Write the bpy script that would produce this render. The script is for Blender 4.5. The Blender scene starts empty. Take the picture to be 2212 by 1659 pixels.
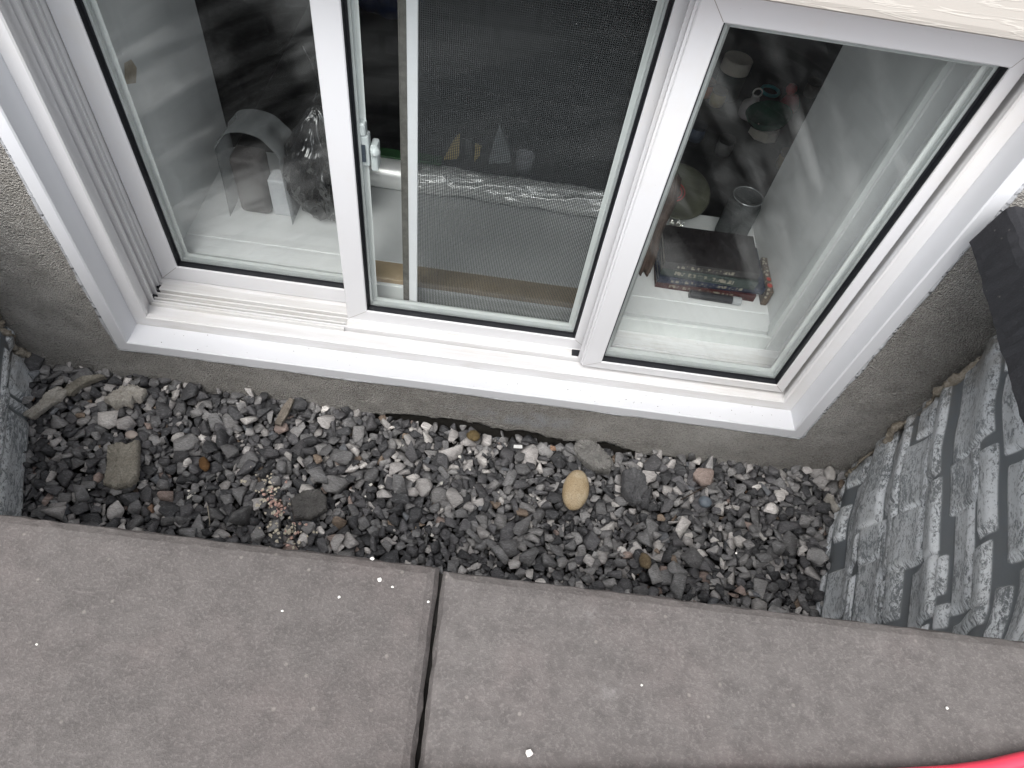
import bpy, bmesh, math, random
import numpy as np
from mathutils import Vector, Matrix
R = math.radians
random.seed(7); rng = np.random.default_rng(11)
S = bpy.context.scene; COL = S.collection

# ------------------------------------------------------------------ camera
CX = (0.99040, 0.07990, 0.11283); CYA = (-0.13070, 0.80714, 0.57576); CZ = (-0.04506, -0.58498, 0.80980)
mx, my = Vector(CX).normalized(), Vector(CYA)
mz = mx.cross(my).normalized(); my = mz.cross(mx).normalized()
cam = bpy.data.objects.new('camera', bpy.data.cameras.new('camera')); COL.objects.link(cam)
cam.matrix_world = Matrix(((mx.x, my.x, mz.x, 0.0), (mx.y, my.y, mz.y, -0.8), (mx.z, my.z, mz.z, 1.28), (0, 0, 0, 1)))
cam.data.sensor_width = 36; cam.data.lens = 36 * 1500 / 2212
cam.data.clip_start = 0.02; cam.data.clip_end = 300
S.camera = cam
def at(u, v, ax, val):
    """world point on the plane axis=val seen at (u, v) of the 2212x1659 view used for measuring"""
    d = mx * ((u - 1106) / 1500) + my * (-(v - 829.5) / 1500) - mz
    o = Vector((0, -0.8, 1.28)); return o + d * ((val - o[ax]) / d[ax])

# ------------------------------------------------------------------ world, sun, exposure
w = bpy.data.worlds.new("World"); S.world = w; w.use_nodes = True
wn = w.node_tree; wn.nodes.clear()
sky = wn.nodes.new('ShaderNodeTexSky'); sky.sky_type = 'NISHITA'; sky.sun_disc = False
sky.sun_elevation = R(55); sky.sun_rotation = R(200); sky.dust_density = 3.0
hs = wn.nodes.new('ShaderNodeHueSaturation'); hs.inputs['Saturation'].default_value = 0.22
bg = wn.nodes.new('ShaderNodeBackground'); bg.inputs['Strength'].default_value = 0.15
wo = wn.nodes.new('ShaderNodeOutputWorld')
wn.links.new(sky.outputs[0], hs.inputs['Color']); wn.links.new(hs.outputs[0], bg.inputs[0]); wn.links.new(bg.outputs[0], wo.inputs[0])
sl = bpy.data.lights.new('sun', 'SUN'); sl.energy = 0.8; sl.angle = R(50); sl.color = (1, 0.97, 0.93)
sun = bpy.data.objects.new('sun', sl); COL.objects.link(sun)
el, az = R(55), R(196)
sdir = Vector((math.sin(az) * math.cos(el), math.cos(az) * math.cos(el), math.sin(el)))
sun.rotation_euler = sdir.to_track_quat('Z', 'Y').to_euler()
S.view_settings.view_transform = 'Standard'; S.view_settings.look = 'None'
S.view_settings.exposure = 1.32; S.view_settings.gamma = 1
S.cycles.transparent_max_bounces = 24; S.cycles.max_bounces = 10

# ------------------------------------------------------------------ helpers
def nmat(name):
    m = bpy.data.materials.new(name); m.use_nodes = True; nt = m.node_tree; nt.nodes.clear()
    out = nt.nodes.new('ShaderNodeOutputMaterial'); return m, nt, out
class N:
    """tiny node wiring helper"""
    def __init__(s, nt): s.nt = nt
    def __call__(s, t, ins=None, **kw):
        n = s.nt.nodes.new(t)
        for k, v in kw.items(): setattr(n, k, v)
        for k, v in (ins or {}).items():
            if isinstance(v, bpy.types.NodeSocket): s.nt.links.new(v, n.inputs[k])
            else: n.inputs[k].default_value = v
        return n
def rgb(*c): return (c[0], c[1], c[2], 1)
def co(n, mapping=None, kind='Object'):
    tc = n('ShaderNodeTexCoord')
    s = tc.outputs[kind]
    if mapping: s = n('ShaderNodeMapping', {'Vector': s, 'Scale': mapping}).outputs[0]
    return s
def noise(n, vec, sc, det=4, rough=.6, dist=0):
    return n('ShaderNodeTexNoise', {'Vector': vec, 'Scale': sc, 'Detail': det, 'Roughness': rough, 'Distortion': dist}).outputs['Fac']
def ramp(n, fac, stops):
    r = n('ShaderNodeValToRGB', {'Fac': fac}); e = r.color_ramp.elements
    while len(e) < len(stops): e.new(.5)
    for i, (p, c) in enumerate(stops):
        e[i].position = p; e[i].color = c if len(c) == 4 else rgb(*c)
    return r.outputs[0]
def g(v): return (v, v, v, 1)
def mixc(n, fac, a, b, bt='MIX'):
    m = n('ShaderNodeMix', data_type='RGBA', blend_type=bt)
    for i, v in ((0, fac), (6, a), (7, b)):
        if isinstance(v, bpy.types.NodeSocket): n.nt.links.new(v, m.inputs[i])
        else: m.inputs[i].default_value = v
    return m.outputs[2]
def math_(n, op, a, b=0.0):
    m = n('ShaderNodeMath', operation=op)
    for i, v in ((0, a), (1, b)):
        if isinstance(v, bpy.types.NodeSocket): n.nt.links.new(v, m.inputs[i])
        else: m.inputs[i].default_value = v
    return m.outputs[0]
def bsdf(n, out, col, rough=.5, bump=None, bstr=.3, bdist=.002, metal=0, spec=.5, coat=0, **extra):
    b = n('ShaderNodeBsdfPrincipled', {'Roughness': rough, 'Metallic': metal, 'Specular IOR Level': spec, 'Coat Weight': coat})
    if isinstance(col, bpy.types.NodeSocket): n.nt.links.new(col, b.inputs['Base Color'])
    else: b.inputs['Base Color'].default_value = col if len(col) == 4 else rgb(*col)
    for k, v in extra.items(): b.inputs[k].default_value = v
    if bump is not None:
        bp = n('ShaderNodeBump', {'Height': bump, 'Strength': bstr, 'Distance': bdist})
        n.nt.links.new(bp.outputs[0], b.inputs['Normal'])
    n.nt.links.new(b.outputs[0], out.inputs[0]); return b
def simple(name, col, rough=.5, var=.12, sc=20, bs=.1, bd=.001, **kw):
    m, nt, out = nmat(name); n = N(nt); c = co(n)
    f = noise(n, c, sc, 5)
    a = [x * (1 - var) for x in col]; b = [min(1, x * (1 + var)) for x in col]
    bsdf(n, out, ramp(n, f, [(.3, a), (.7, b)]), rough, noise(n, c, sc * 4, 4), bs, bd, **kw); return m

def link(name, me, mat=None, parent=None, smooth=False):
    o = bpy.data.objects.new(name, me); COL.objects.link(o)
    if mat: me.materials.append(mat)
    if parent: o.parent = parent
    if smooth: me.polygons.foreach_set('use_smooth', [True] * len(me.polygons))
    return o
def obj(name, bm, mat, parent=None, smooth=False):
    bmesh.ops.recalc_face_normals(bm, faces=bm.faces)
    me = bpy.data.meshes.new(name); bm.to_mesh(me); bm.free(); return link(name, me, mat, parent, smooth)
def tag(o, label=None, cat=None, group=None, kind=None):
    if label: o['label'] = label
    if cat: o['category'] = cat
    if group: o['group'] = group
    if kind: o['kind'] = kind
    return o
def thing(name, label, cat, loc=(0, 0, 0), group=None):
    o = bpy.data.objects.new(name, None); COL.objects.link(o); o.location = loc; o.empty_display_size = .05
    # parts are modelled in world coordinates: keep the empty at its base and shift the children back
    return tag(o, label, cat, group)
def part(name, bm, mat, parent, smooth=False):
    o = obj(name, bm, mat, None, smooth); root = parent
    off = Vector((0, 0, 0)); p = parent
    while p: off += p.location; p = p.parent
    o.data.transform(Matrix.Translation(-off)); o.parent = parent; return o
def box(bm, x0, x1, y0, y1, z0, z1, bev=0, seg=1, M=None):
    r = bmesh.ops.create_cube(bm, size=1)
    for v in r['verts']:
        v.co = Vector((x0 + (v.co.x + .5) * (x1 - x0), y0 + (v.co.y + .5) * (y1 - y0), z0 + (v.co.z + .5) * (z1 - z0)))
    vs = r['verts']
    if bev:
        es = list({e for v in vs for e in v.link_edges})
        rr = bmesh.ops.bevel(bm, geom=es, offset=bev, segments=seg, affect='EDGES', profile=.5)
        vs = list({v for f in rr['faces'] for v in f.verts} | {v for v in vs if v.is_valid})
    if M is not None:
        for v in vs: v.co = M @ v.co
    return vs
def ringsweep(bm, rect, prof, closed=True):
    """sweep profile points (inset, depth) round rect (xL,xR,zB,zT) with mitred corners"""
    xL, xR, zB, zT = rect; rows = []
    for s, y in prof:
        rows.append([bm.verts.new(p) for p in ((xL + s, y, zB + s), (xR - s, y, zB + s), (xR - s, y, zT - s), (xL + s, y, zT - s))])
    k = len(rows)
    for i in range(k if closed else k - 1):
        a, b = rows[i], rows[(i + 1) % k]
        for j in range(4):
            jj = (j + 1) % 4; bm.faces.new((a[j], a[jj], b[jj], b[j]))
def tube(bm, pts, r, seg=10, cap=True):
    pts = [Vector(p) for p in pts]; rings = []
    for i, p in enumerate(pts):
        d = (pts[min(i + 1, len(pts) - 1)] - pts[max(i - 1, 0)]).normalized()
        a = d.cross(Vector((0, 0, 1))); a = a.normalized() if a.length > 1e-3 else Vector((1, 0, 0)); b = d.cross(a)
        rr = r[i] if isinstance(r, (list, tuple)) else r
        rings.append([bm.verts.new(p + (a * math.cos(t) + b * math.sin(t)) * rr) for t in [2 * math.pi * k / seg for k in range(seg)]])
    for i in range(len(rings) - 1):
        for k in range(seg):
            bm.faces.new((rings[i][k], rings[i][(k + 1) % seg], rings[i + 1][(k + 1) % seg], rings[i + 1][k]))
    if cap: bm.faces.new(rings[0]); bm.faces.new(rings[-1])
    return rings
def lathe(bm, c, prof, seg=28, M=None):
    """prof: (radius, z)"""
    rows = []
    for r, z in prof:
        rows.append([bm.verts.new(Vector((r * math.cos(t), r * math.sin(t), z))) for t in [2 * math.pi * k / seg for k in range(seg)]])
    for i in range(len(rows) - 1):
        for k in range(seg): bm.faces.new((rows[i][k], rows[i][(k + 1) % seg], rows[i + 1][(k + 1) % seg], rows[i + 1][k]))
    for row in (rows[0], rows[-1]): bm.faces.new(row)
    T = Matrix.Translation(Vector(c)) @ (M if M is not None else Matrix.Identity(4))
    for row in rows:
        for v in row: v.co = T @ v.co

# value noise in numpy
_tab = rng.random((64, 64))
def vnoise(x, y):
    xi = np.floor(x).astype(int); yi = np.floor(y).astype(int); fx = x - xi; fy = y - yi
    fx = fx * fx * (3 - 2 * fx); fy = fy * fy * (3 - 2 * fy)
    a = _tab[xi % 64, yi % 64]; b = _tab[(xi + 1) % 64, yi % 64]; c = _tab[xi % 64, (yi + 1) % 64]; d = _tab[(xi + 1) % 64, (yi + 1) % 64]
    return (a * (1 - fx) + b * fx) * (1 - fy) + (c * (1 - fx) + d * fx) * fy
def fbm(x, y, o=4):
    s = 0; a = .5
    for i in range(o): s = s + a * vnoise(x * 2 ** i + 13.7 * i, y * 2 ** i + 7.1 * i); a *= .5
    return s

# ------------------------------------------------------------------ materials
def vinyl_mat(name, base=(.66, .665, .685), grime=0):
    m, nt, out = nmat(name); n = N(nt); c = co(n)
    big = noise(n, c, 7, 3); fine = noise(n, c, 60, 4, .6)
    specks = n('ShaderNodeTexVoronoi', {'Vector': c, 'Scale': 55.0, 'Randomness': 1.0}).outputs['Distance']
    sp = ramp(n, specks, [(.018, g(1)), (.03, g(0))])
    dirt = math_(n, 'MULTIPLY', ramp(n, noise(n, c, 3.3, 6, .75), [(.50, g(0)), (.72, g(1))]), .28)
    col = mixc(n, big, rgb(*base), rgb(base[0] * .965, base[1] * .96, base[2] * .95))
    col = mixc(n, dirt, col, rgb(.58, .53, .46)); col = mixc(n, math_(n, 'MULTIPLY', sp, .5), col, rgb(.3, .28, .25))
    if grime:
        zz = n('ShaderNodeSeparateXYZ', {0: c}).outputs[2]
        low = ramp(n, math_(n, 'MULTIPLY', math_(n, 'SUBTRACT', zz, .13), 12.0), [(.0, g(1)), (.55, g(0))])
        gn = ramp(n, noise(n, n('ShaderNodeMapping', {'Vector': c, 'Scale': (1, 9, 9)}).outputs[0], 9, 5, .7), [(.46, g(0)), (.62, g(1))])
        col = mixc(n, math_(n, 'MULTIPLY', math_(n, 'MULTIPLY', low, gn), grime), col, rgb(.30, .265, .21))
    bsdf(n, out, col, .33, fine, .05, .0005, spec=.45); return m
VINYL = vinyl_mat('white_vinyl')
TRACKV = vinyl_mat('dusty_white_vinyl', (.61, .608, .605), .5)
FRAMEV = vinyl_mat('frame_white_vinyl', (.66, .66, .67), .4)
CAP = simple('painted_aluminium_capping', (.63, .64, .665), .38, .02, 6, .05, .0006)
GASK = simple('black_gasket', (.009, .010, .013), .45, .2, 30)
INNERV = simple('inner_vinyl', (.68, .70, .69), .45, .06, 8)
DRY = simple('drywall_paint', (.62, .63, .63), .75, .07, 5, .15, .001)
SPACER = simple('spacer_bar', (.52, .54, .54), .35, .08, 30, metal=.4)
GREYPL = simple('grey_plastic', (.50, .53, .53), .42, .05, 12)

def glass_mat(name, haze=.18, seed=0., ang=30., refl=1.3):
    m, nt, out = nmat(name); n = N(nt); c = co(n)
    gm = n('ShaderNodeNewGeometry'); cosi = math_(n, 'ABSOLUTE', n('ShaderNodeVectorMath', {0: gm.outputs['Incoming'], 1: gm.outputs['Normal']}, operation='DOT_PRODUCT').outputs['Value'])
    fr = math_(n, 'ADD', .045, math_(n, 'MULTIPLY', math_(n, 'POWER', math_(n, 'SUBTRACT', 1.0, cosi), 5.0), .95))
    tr = n('ShaderNodeBsdfTransparent', {'Color': rgb(.93, .955, .95)})
    gl = n('ShaderNodeBsdfGlossy', {'Color': g(1), 'Roughness': .02})
    m1 = n('ShaderNodeMixShader', {0: math_(n, 'MULTIPLY', fr, refl), 1: tr.outputs[0], 2: gl.outputs[0]})
    # dried wiping film: broad arcs across the pane
    wr = n('ShaderNodeMapping', {'Vector': c, 'Location': (seed, 0, seed), 'Rotation': (0, R(ang), 0)}).outputs[0]
    wv = n('ShaderNodeMapping', {'Vector': wr, 'Scale': (.8, 1, 6.0)}).outputs[0]
    st = noise(n, wv, 3.6, 4, .5, .7)
    blob = noise(n, c, 3.2 + seed, 3)
    film = math_(n, 'MULTIPLY', ramp(n, st, [(.42, g(.12)), (.66, g(1))]), ramp(n, blob, [(.40, g(.12)), (.62, g(1))]))
    film = math_(n, 'MULTIPLY', film, haze)
    sp = n('ShaderNodeTexVoronoi', {'Vector': c, 'Scale': 26.0, 'Randomness': 1.0}).outputs['Distance']
    film = math_(n, 'MAXIMUM', film, math_(n, 'MULTIPLY', ramp(n, sp, [(.012, g(1)), (.022, g(0))]), .75))
    df = n('ShaderNodeBsdfDiffuse', {'Color': rgb(.66, .68, .67)}); tl = n('ShaderNodeBsdfTranslucent', {'Color': rgb(.6, .6, .6)})
    ds = n('ShaderNodeMixShader', {0: .25, 1: df.outputs[0], 2: tl.outputs[0]})
    m2 = n('ShaderNodeMixShader', {0: film, 1: m1.outputs[0], 2: ds.outputs[0]})
    nt.links.new(m2.outputs[0], out.inputs[0]); return m
GLASS_L = glass_mat('filmed_glass_left', .28, .4, 33, .8)
GLASS_C = glass_mat('filmed_glass_centre', .03, 1.3, 20, .6)
GLASS_R = glass_mat('filmed_glass_right', .21, 2.2, -52, .8)
def clear_mat(name, col=(.9, .92, .92), a=.35, rough=.12):
    m, nt, out = nmat(name); n = N(nt); c = co(n)
    tr = n('ShaderNodeBsdfTransparent', {'Color': rgb(*col)})
    p = n('ShaderNodeBsdfPrincipled', {'Base Color': rgb(.5, .52, .53), 'Roughness': rough, 'Specular IOR Level': .9})
    bp = n('ShaderNodeBump', {'Height': noise(n, c, 30, 3), 'Strength': .5, 'Distance': .004}); nt.links.new(bp.outputs[0], p.inputs['Normal'])
    mx_ = n('ShaderNodeMixShader', {0: a, 1: tr.outputs[0], 2: p.outputs[0]}); nt.links.new(mx_.outputs[0], out.inputs[0]); return m

def stucco_mat():
    m, nt, out = nmat('cement_parging'); n = N(nt); c = co(n)
    big = noise(n, c, 3.2, 4); mid = noise(n, c, 22, 5, .65)
    drip = noise(n, co(n, (1, 1, 1.9)), 190, 4, .6, .6)
    v = n('ShaderNodeTexVoronoi', {'Vector': c, 'Scale': 330.0}).outputs['Distance']
    col = ramp(n, big, [(.3, (.33, .312, .283)), (.5, (.44, .42, .39)), (.72, (.55, .535, .505))])
    col = mixc(n, math_(n, 'MULTIPLY', ramp(n, mid, [(.45, g(0)), (.75, g(1))]), .5), col, rgb(.19, .176, .155))
    col = mixc(n, math_(n, 'MULTIPLY', ramp(n, drip, [(.50, g(0)), (.62, g(1))]), .5), col, rgb(.62, .61, .585)); col = mixc(n, math_(n, 'MULTIPLY', ramp(n, drip, [(.36, g(1)), (.46, g(0))]), .45), col, rgb(.12, .112, .10))  # relief shading put into the colour: bump ridges lightened, pits darkened
    # pale efflorescence patch low on the wall
    gsep = n('ShaderNodeSeparateXYZ', {0: c})
    dx = math_(n, 'MULTIPLY', math_(n, 'SUBTRACT', gsep.outputs[0], .09), 5.5); dz = math_(n, 'MULTIPLY', math_(n, 'SUBTRACT', gsep.outputs[2], .045), 28)
    dd = math_(n, 'ADD', math_(n, 'MULTIPLY', dx, dx), math_(n, 'MULTIPLY', dz, dz))
    ef = math_(n, 'MULTIPLY', math_(n, 'SUBTRACT', 1.0, math_(n, 'MINIMUM', dd, 1.0)), ramp(n, noise(n, c, 25, 4), [(.4, g(0)), (.65, g(.75))]))
    col = mixc(n, ef, col, rgb(.45, .48, .52))
    h = math_(n, 'ADD', math_(n, 'MULTIPLY', drip, 1.0), math_(n, 'MULTIPLY', v, -.8))
    bsdf(n, out, col, .78, h, 1.0, .009, spec=.35); return m
STUC = stucco_mat()
def siding_mat():
    m, nt, out = nmat('cream_woodgrain_vinyl'); n = N(nt)
    gr = noise(n, co(n, (2.6, 5, 30)), 4.2, 2, .5, .7)
    gr2 = math_(n, 'ABSOLUTE', math_(n, 'SUBTRACT', gr, .5))
    h = ramp(n, gr2, [(0, g(1)), (.045, g(0))])
    col = mixc(n, h, rgb(.40, .382, .35), rgb(.46, .443, .405))
    bsdf(n, out, col, .5, h, .35, .0009); return m
SIDING = siding_mat()
def paver_mat(name, base, loc):
    m, nt, out = nmat(name); n = N(nt)
    c = n('ShaderNodeMapping', {'Vector': co(n), 'Location': loc}).outputs[0]
    big = noise(n, c, 4.5, 4, .6); mid = noise(n, c, 60, 5, .7); fine = noise(n, c, 420, 3, .7)
    col = ramp(n, big, [(.3, [x * .86 for x in base]), (.7, [x * 1.12 for x in base])])
    col = mixc(n, math_(n, 'MULTIPLY', ramp(n, noise(n, c, 9, 3), [(.5, g(0)), (.75, g(1))]), .4), col, rgb(base[0] * 1.12, base[1] * .98, base[2] * .98))
    col = mixc(n, ramp(n, mid, [(.3, g(.8)), (.62, g(0))]), col, rgb(*[x * .62 for x in base]))
    col = mixc(n, ramp(n, fine, [(.5, g(0)), (.68, g(.45))]), col, rgb(*[x * 1.7 for x in base]))
    v1 = n('ShaderNodeTexVoronoi', {'Vector': c, 'Scale': 75.0}); msk = ramp(n, v1.outputs['Distance'], [(.06, g(1)), (.13, g(0))])
    pick = ramp(n, n('ShaderNodeSeparateColor', {0: v1.outputs['Color']}).outputs[0], [(.62, g(0)), (.66, g(1))])
    col = mixc(n, math_(n, 'MULTIPLY', math_(n, 'MULTIPLY', msk, pick), .16), col, rgb(.50, .47, .42))
    pale = ramp(n, noise(n, c, 6.5, 6, .75), [(.62, g(0)), (.74, g(.35))])
    col = mixc(n, pale, col, rgb(.34, .33, .33))
    h = math_(n, 'ADD', mid, math_(n, 'MULTIPLY', fine, .8))
    bsdf(n, out, col, .82, h, .55, .0016, spec=.3); return m
PAV1 = paver_mat('taupe_concrete', (.107, .098, .095), (0, 0, 0))
PAV2 = paver_mat('taupe_concrete_paler', (.115, .106, .103), (3.1, 1.7, 0))
PAV3 = paver_mat('charcoal_concrete', (.026, .027, .031), (5.3, 2.7, 0))

def rock_mat():
    m, nt, out = nmat('crushed_slate_gravel'); n = N(nt); c = co(n)
    tint = n('ShaderNodeAttribute', attribute_name='tint').outputs['Color']
    rnd = n('ShaderNodeAttribute', attribute_name='rnd').outputs['Vector']
    p = n('ShaderNodeVectorMath', {0: c, 1: rnd}, operation='ADD').outputs[0]
    p2 = n('ShaderNodeMapping', {'Vector': p, 'Scale': (1, 2.6, 1.4)}).outputs[0]
    a = noise(n, p2, 95, 7, .75, 1.4); b = noise(n, p, 380, 4, .75)
    col = mixc(n, ramp(n, a, [(.36, g(.85)), (.52, g(0))]), tint, mixc(n, 1.0, tint, g(.52), 'MULTIPLY'))
    lt = mixc(n, 1.0, tint, rgb(.15, .15, .15), 'ADD')
    col = mixc(n, ramp(n, a, [(.53, g(0)), (.66, g(.8))]), col, lt)
    col = mixc(n, ramp(n, b, [(.55, g(0)), (.8, g(.35))]), col, lt)
    bsdf(n, out, col, .62, math_(n, 'ADD', a, math_(n, 'MULTIPLY', b, .35)), .8, .0025, spec=.4); return m
ROCK = rock_mat()
def mortar_mat(name, a, b, rough=.85):
    m, nt, out = nmat(name); n = N(nt); c = co(n)
    f = noise(n, c, 45, 6, .75); f2 = noise(n, c, 300, 4, .7)
    col = ramp(n, f, [(.3, a), (.7, b)])
    col = mixc(n, ramp(n, f2, [(.35, g(.5)), (.6, g(0))]), col, rgb(*[x * .55 for x in a]))
    bsdf(n, out, col, rough, math_(n, 'ADD', f, f2), .9, .004, spec=.25); return m
MORT = mortar_mat('crumbly_mortar', (.24, .22, .18), (.44, .41, .35))
MORT2 = mortar_mat('pale_plaster', (.36, .33, .28), (.68, .65, .60))
MORT3 = mortar_mat('dark_concrete', (.085, .081, .078), (.18, .174, .165))
FOAM = mortar_mat('old_sealant', (.22, .18, .13), (.58, .53, .45))

def liner_mat():
    m, nt, out = nmat('moulded_stone_look_plastic'); n = N(nt)
    blk = n('ShaderNodeAttribute', attribute_name='paint').outputs['Fac']
    uv = n('ShaderNodeTexCoord').outputs['UV']
    s1 = noise(n, n('ShaderNodeMapping', {'Vector': uv, 'Scale': (42, 120, 1)}).outputs[0], 1.0, 6, .72, 1.6)
    s2 = noise(n, n('ShaderNodeMapping', {'Vector': uv, 'Scale': (150, 400, 1)}).outputs[0], 1.0, 4, .7, 1.2)
    big = noise(n, uv, 9, 3)
    f = math_(n, 'ADD', math_(n, 'MULTIPLY', s1, .6), math_(n, 'MULTIPLY', s2, .4))
    f = math_(n, 'ADD', f, math_(n, 'MULTIPLY', math_(n, 'SUBTRACT', big, .5), .28))
    ridge = ramp(n, blk, [(.10, g(0)), (.20, g(1)), (.40, g(1)), (.75, g(.6))])
    br = math_(n, 'MULTIPLY', ramp(n, f, [(.440, g(0)), (.520, g(1))]), ridge)
    base = mixc(n, big, rgb(.18, .197, .208), rgb(.25, .268, .278)); base = mixc(n, ramp(n, blk, [(.04, g(1)), (.14, g(0))]), base, rgb(.15, .166, .178))
    col = mixc(n, math_(n, 'MULTIPLY', br, .86), base, rgb(.90, .93, .95))
    geo = n('ShaderNodeSeparateXYZ', {0: co(n)})
    wallprox = ramp(n, math_(n, 'MULTIPLY', geo.outputs[1], -1.0), [(.0, g(1)), (.10, g(0))])
    dirt = math_(n, 'MULTIPLY', ramp(n, noise(n, co(n), 18, 5, .7), [(.45, g(0)), (.6, g(1))]), math_(n, 'ADD', math_(n, 'MULTIPLY', wallprox, .6), .10))
    col = mixc(n, dirt, col, rgb(.20, .17, .13))
    h = math_(n, 'ADD', math_(n, 'MULTIPLY', br, .6), s2)
    bsdf(n, out, col, .48, h, .35, .0016, spec=.45); return m
LINER = liner_mat()

# ------------------------------------------------------------------ ground around the well, soil under the gravel
def plan():
    r = [(.846, .03), (.839, -.002), (.821, -.04), (.794, -.104), (.771, -.155), (.75, -.221), (.736, -.264), (.716, -.32), (.689, -.40), (.655, -.48), (.60, -.555), (.53, -.61), (.42, -.648), (.25, -.668), (0, -.675)]
    l = [(-.25, -.668), (-.48, -.648), (-.60, -.61), (-.68, -.555), (-.735, -.48), (-.775, -.40), (-.804, -.319), (-.83, -.256), (-.872, -.149), (-.907, -.065), (-.936, .014), (-.94, .03)]
    P = [Vector((x, y, 0)) for x, y in r + l]
    out = []
    for i in range(len(P) - 1):
        p0, p1, p2, p3 = P[max(i - 1, 0)], P[i], P[i + 1], P[min(i + 2, len(P) - 1)]
        for k in range(12):
            t = k / 12
            out.append(.5 * ((2 * p1) + (-p0 + p2) * t + (2 * p0 - 5 * p1 + 4 * p2 - p3) * t * t + (-p0 + 3 * p1 - 3 * p2 + p3) * t ** 3))
    out.append(P[-1]); A = np.array([(p.x, p.y) for p in out])
    L = np.concatenate([[0], np.cumsum(np.hypot(*np.diff(A, axis=0).T))])
    return A, L
PA, PL = plan()
def plan_at(s):
    x = np.interp(s, PL, PA[:, 0]); y = np.interp(s, PL, PA[:, 1])
    e = 2e-3; tx = np.interp(s + e, PL, PA[:, 0]) - np.interp(s - e, PL, PA[:, 0]); ty = np.interp(s + e, PL, PA[:, 1]) - np.interp(s - e, PL, PA[:, 1])
    l = np.hypot(tx, ty); return x, y, ty / l, -tx / l      # normal pointing into the well is (ty,-tx) * -1, fixed below

def ground():
    bm = bmesh.new(); n = 120; ss = np.linspace(0, PL[-1], n); x, y, _, _ = plan_at(ss)
    inner = [bm.verts.new((x[i] * 1.012, y[i] - .008, .662)) for i in range(n)]
    outer = []
    for i in range(n):
        ang = -(i / (n - 1)) * math.pi; outer.append(bm.verts.new((60 * math.cos(ang), .03 + 60 * math.sin(ang), .662)))
    for i in range(n - 1): bm.faces.new((inner[i], inner[i + 1], outer[i + 1], outer[i]))
    m, nt, out = nmat('packed_soil'); nn = N(nt); c = co(nn); f = noise(nn, c, 14, 8, .7)
    bsdf(nn, out, ramp(nn, f, [(.3, (.05, .042, .034)), (.7, (.12, .105, .085))]), .95, f, 1.0, .02)
    return tag(obj('ground', bm, m), kind='structure')
ground()
bm = bmesh.new(); box(bm, -1.0, .95, -.80, .03, -.20, -.085)
tag(obj('well_bottom_soil', bm, simple('dark_soil', (.02, .018, .016), .95, .3, 40, .5, .01)), kind='structure')

# ------------------------------------------------------------------ house wall: parged foundation, concrete behind, siding
OX0, OX1, OZ0, OZ1 = -.705, .657, .133, .95
house = thing('house_wall', 'grey parged foundation wall with cream siding above the window', 'house wall')
def foundation():
    step = .0065; X0, X1, Z0, Z1 = -1.75, 1.70, -.09, .952
    nx, nz = int((X1 - X0) / step), int((Z1 - Z0) / step)
    xs = np.linspace(X0, X1, nx + 1); zs = np.linspace(Z0, Z1, nz + 1)
    XX, ZZ = np.meshgrid(xs, zs, indexing='ij')
    Y = .004 - .010 * (fbm(XX * 5, ZZ * 6) - .47) - .005 * (fbm(XX * 26 + 5, ZZ * 30) - .47) + .001
    # hand-troweled swell beside the well joints
    Y -= .012 * np.exp(-((XX - .79) / .06) ** 2) * (fbm(XX * 9, ZZ * 14 + 3)); Y -= .012 * np.exp(-((XX + .90) / .05) ** 2) * (fbm(XX * 9 + 4, ZZ * 14))
    dw = np.maximum(np.maximum(-.735 - XX, XX - .69), .10 - ZZ); wt = np.clip(dw / .03, 0, 1); Y = Y * wt + .0035 * (1 - wt)
    Y = np.minimum(Y, .012)
    # ragged lower lip of the parging
    px = [-1.8, -.45, -.30, -.22, -.14, -.06, .00, .07, .13, .20, .26, .32, .38, .44, .52, .62, .8, 1.8]
    pz = [-.09, -.09, -.075, -.012, .006, -.004, .000, -.014, .000, -.024, -.010, -.018, -.040, -.03, -.045, -.07, -.09, -.09]
    lo = np.interp(xs, px, pz) + .014 * (fbm(xs * 30, xs * 0 + 2.5) - .47) * 2 + .004 * rng.random(nx + 1)
    bm = bmesh.new(); V = {}
    def v(i, j):
        if (i, j) not in V: V[(i, j)] = bm.verts.new((xs[i], Y[i, j], max(zs[j], min(lo[i], zs[j] + step)) if zs[j] < lo[i] else zs[j]))
        return V[(i, j)]
    for i in range(nx):
        for j in range(nz):
            xc, zc = (xs[i] + xs[i + 1]) / 2, (zs[j] + zs[j + 1]) / 2
            if OX0 < xc < OX1 and zc > OZ0: continue
            if zs[j + 1] < max(lo[i], lo[i + 1]): continue
            bm.faces.new((v(i, j), v(i + 1, j), v(i + 1, j + 1), v(i, j + 1)))
    bedge = [e for e in bm.edges if e.is_boundary]
    r = bmesh.ops.extrude_edge_only(bm, edges=bedge)
    for q in r['geom']:
        if isinstance(q, bmesh.types.BMVert): q.co.y = .026
    return part('parged_foundation', bm, STUC, house, True)
foundation()
CONC = mortar_mat('old_foundation_concrete', (.035, .032, .028), (.085, .08, .07))
bm = bmesh.new()
for b_ in ((-1.75, OX0 - .002, -.30, .952), (OX1 + .002, 1.70, -.30, .952), (OX0 - .002, OX1 + .002, -.30, OZ0 - .004)):
    box(bm, b_[0], b_[1], .027, .20, b_[2], b_[3])
part('concrete_footing', bm, CONC, house)
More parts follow.
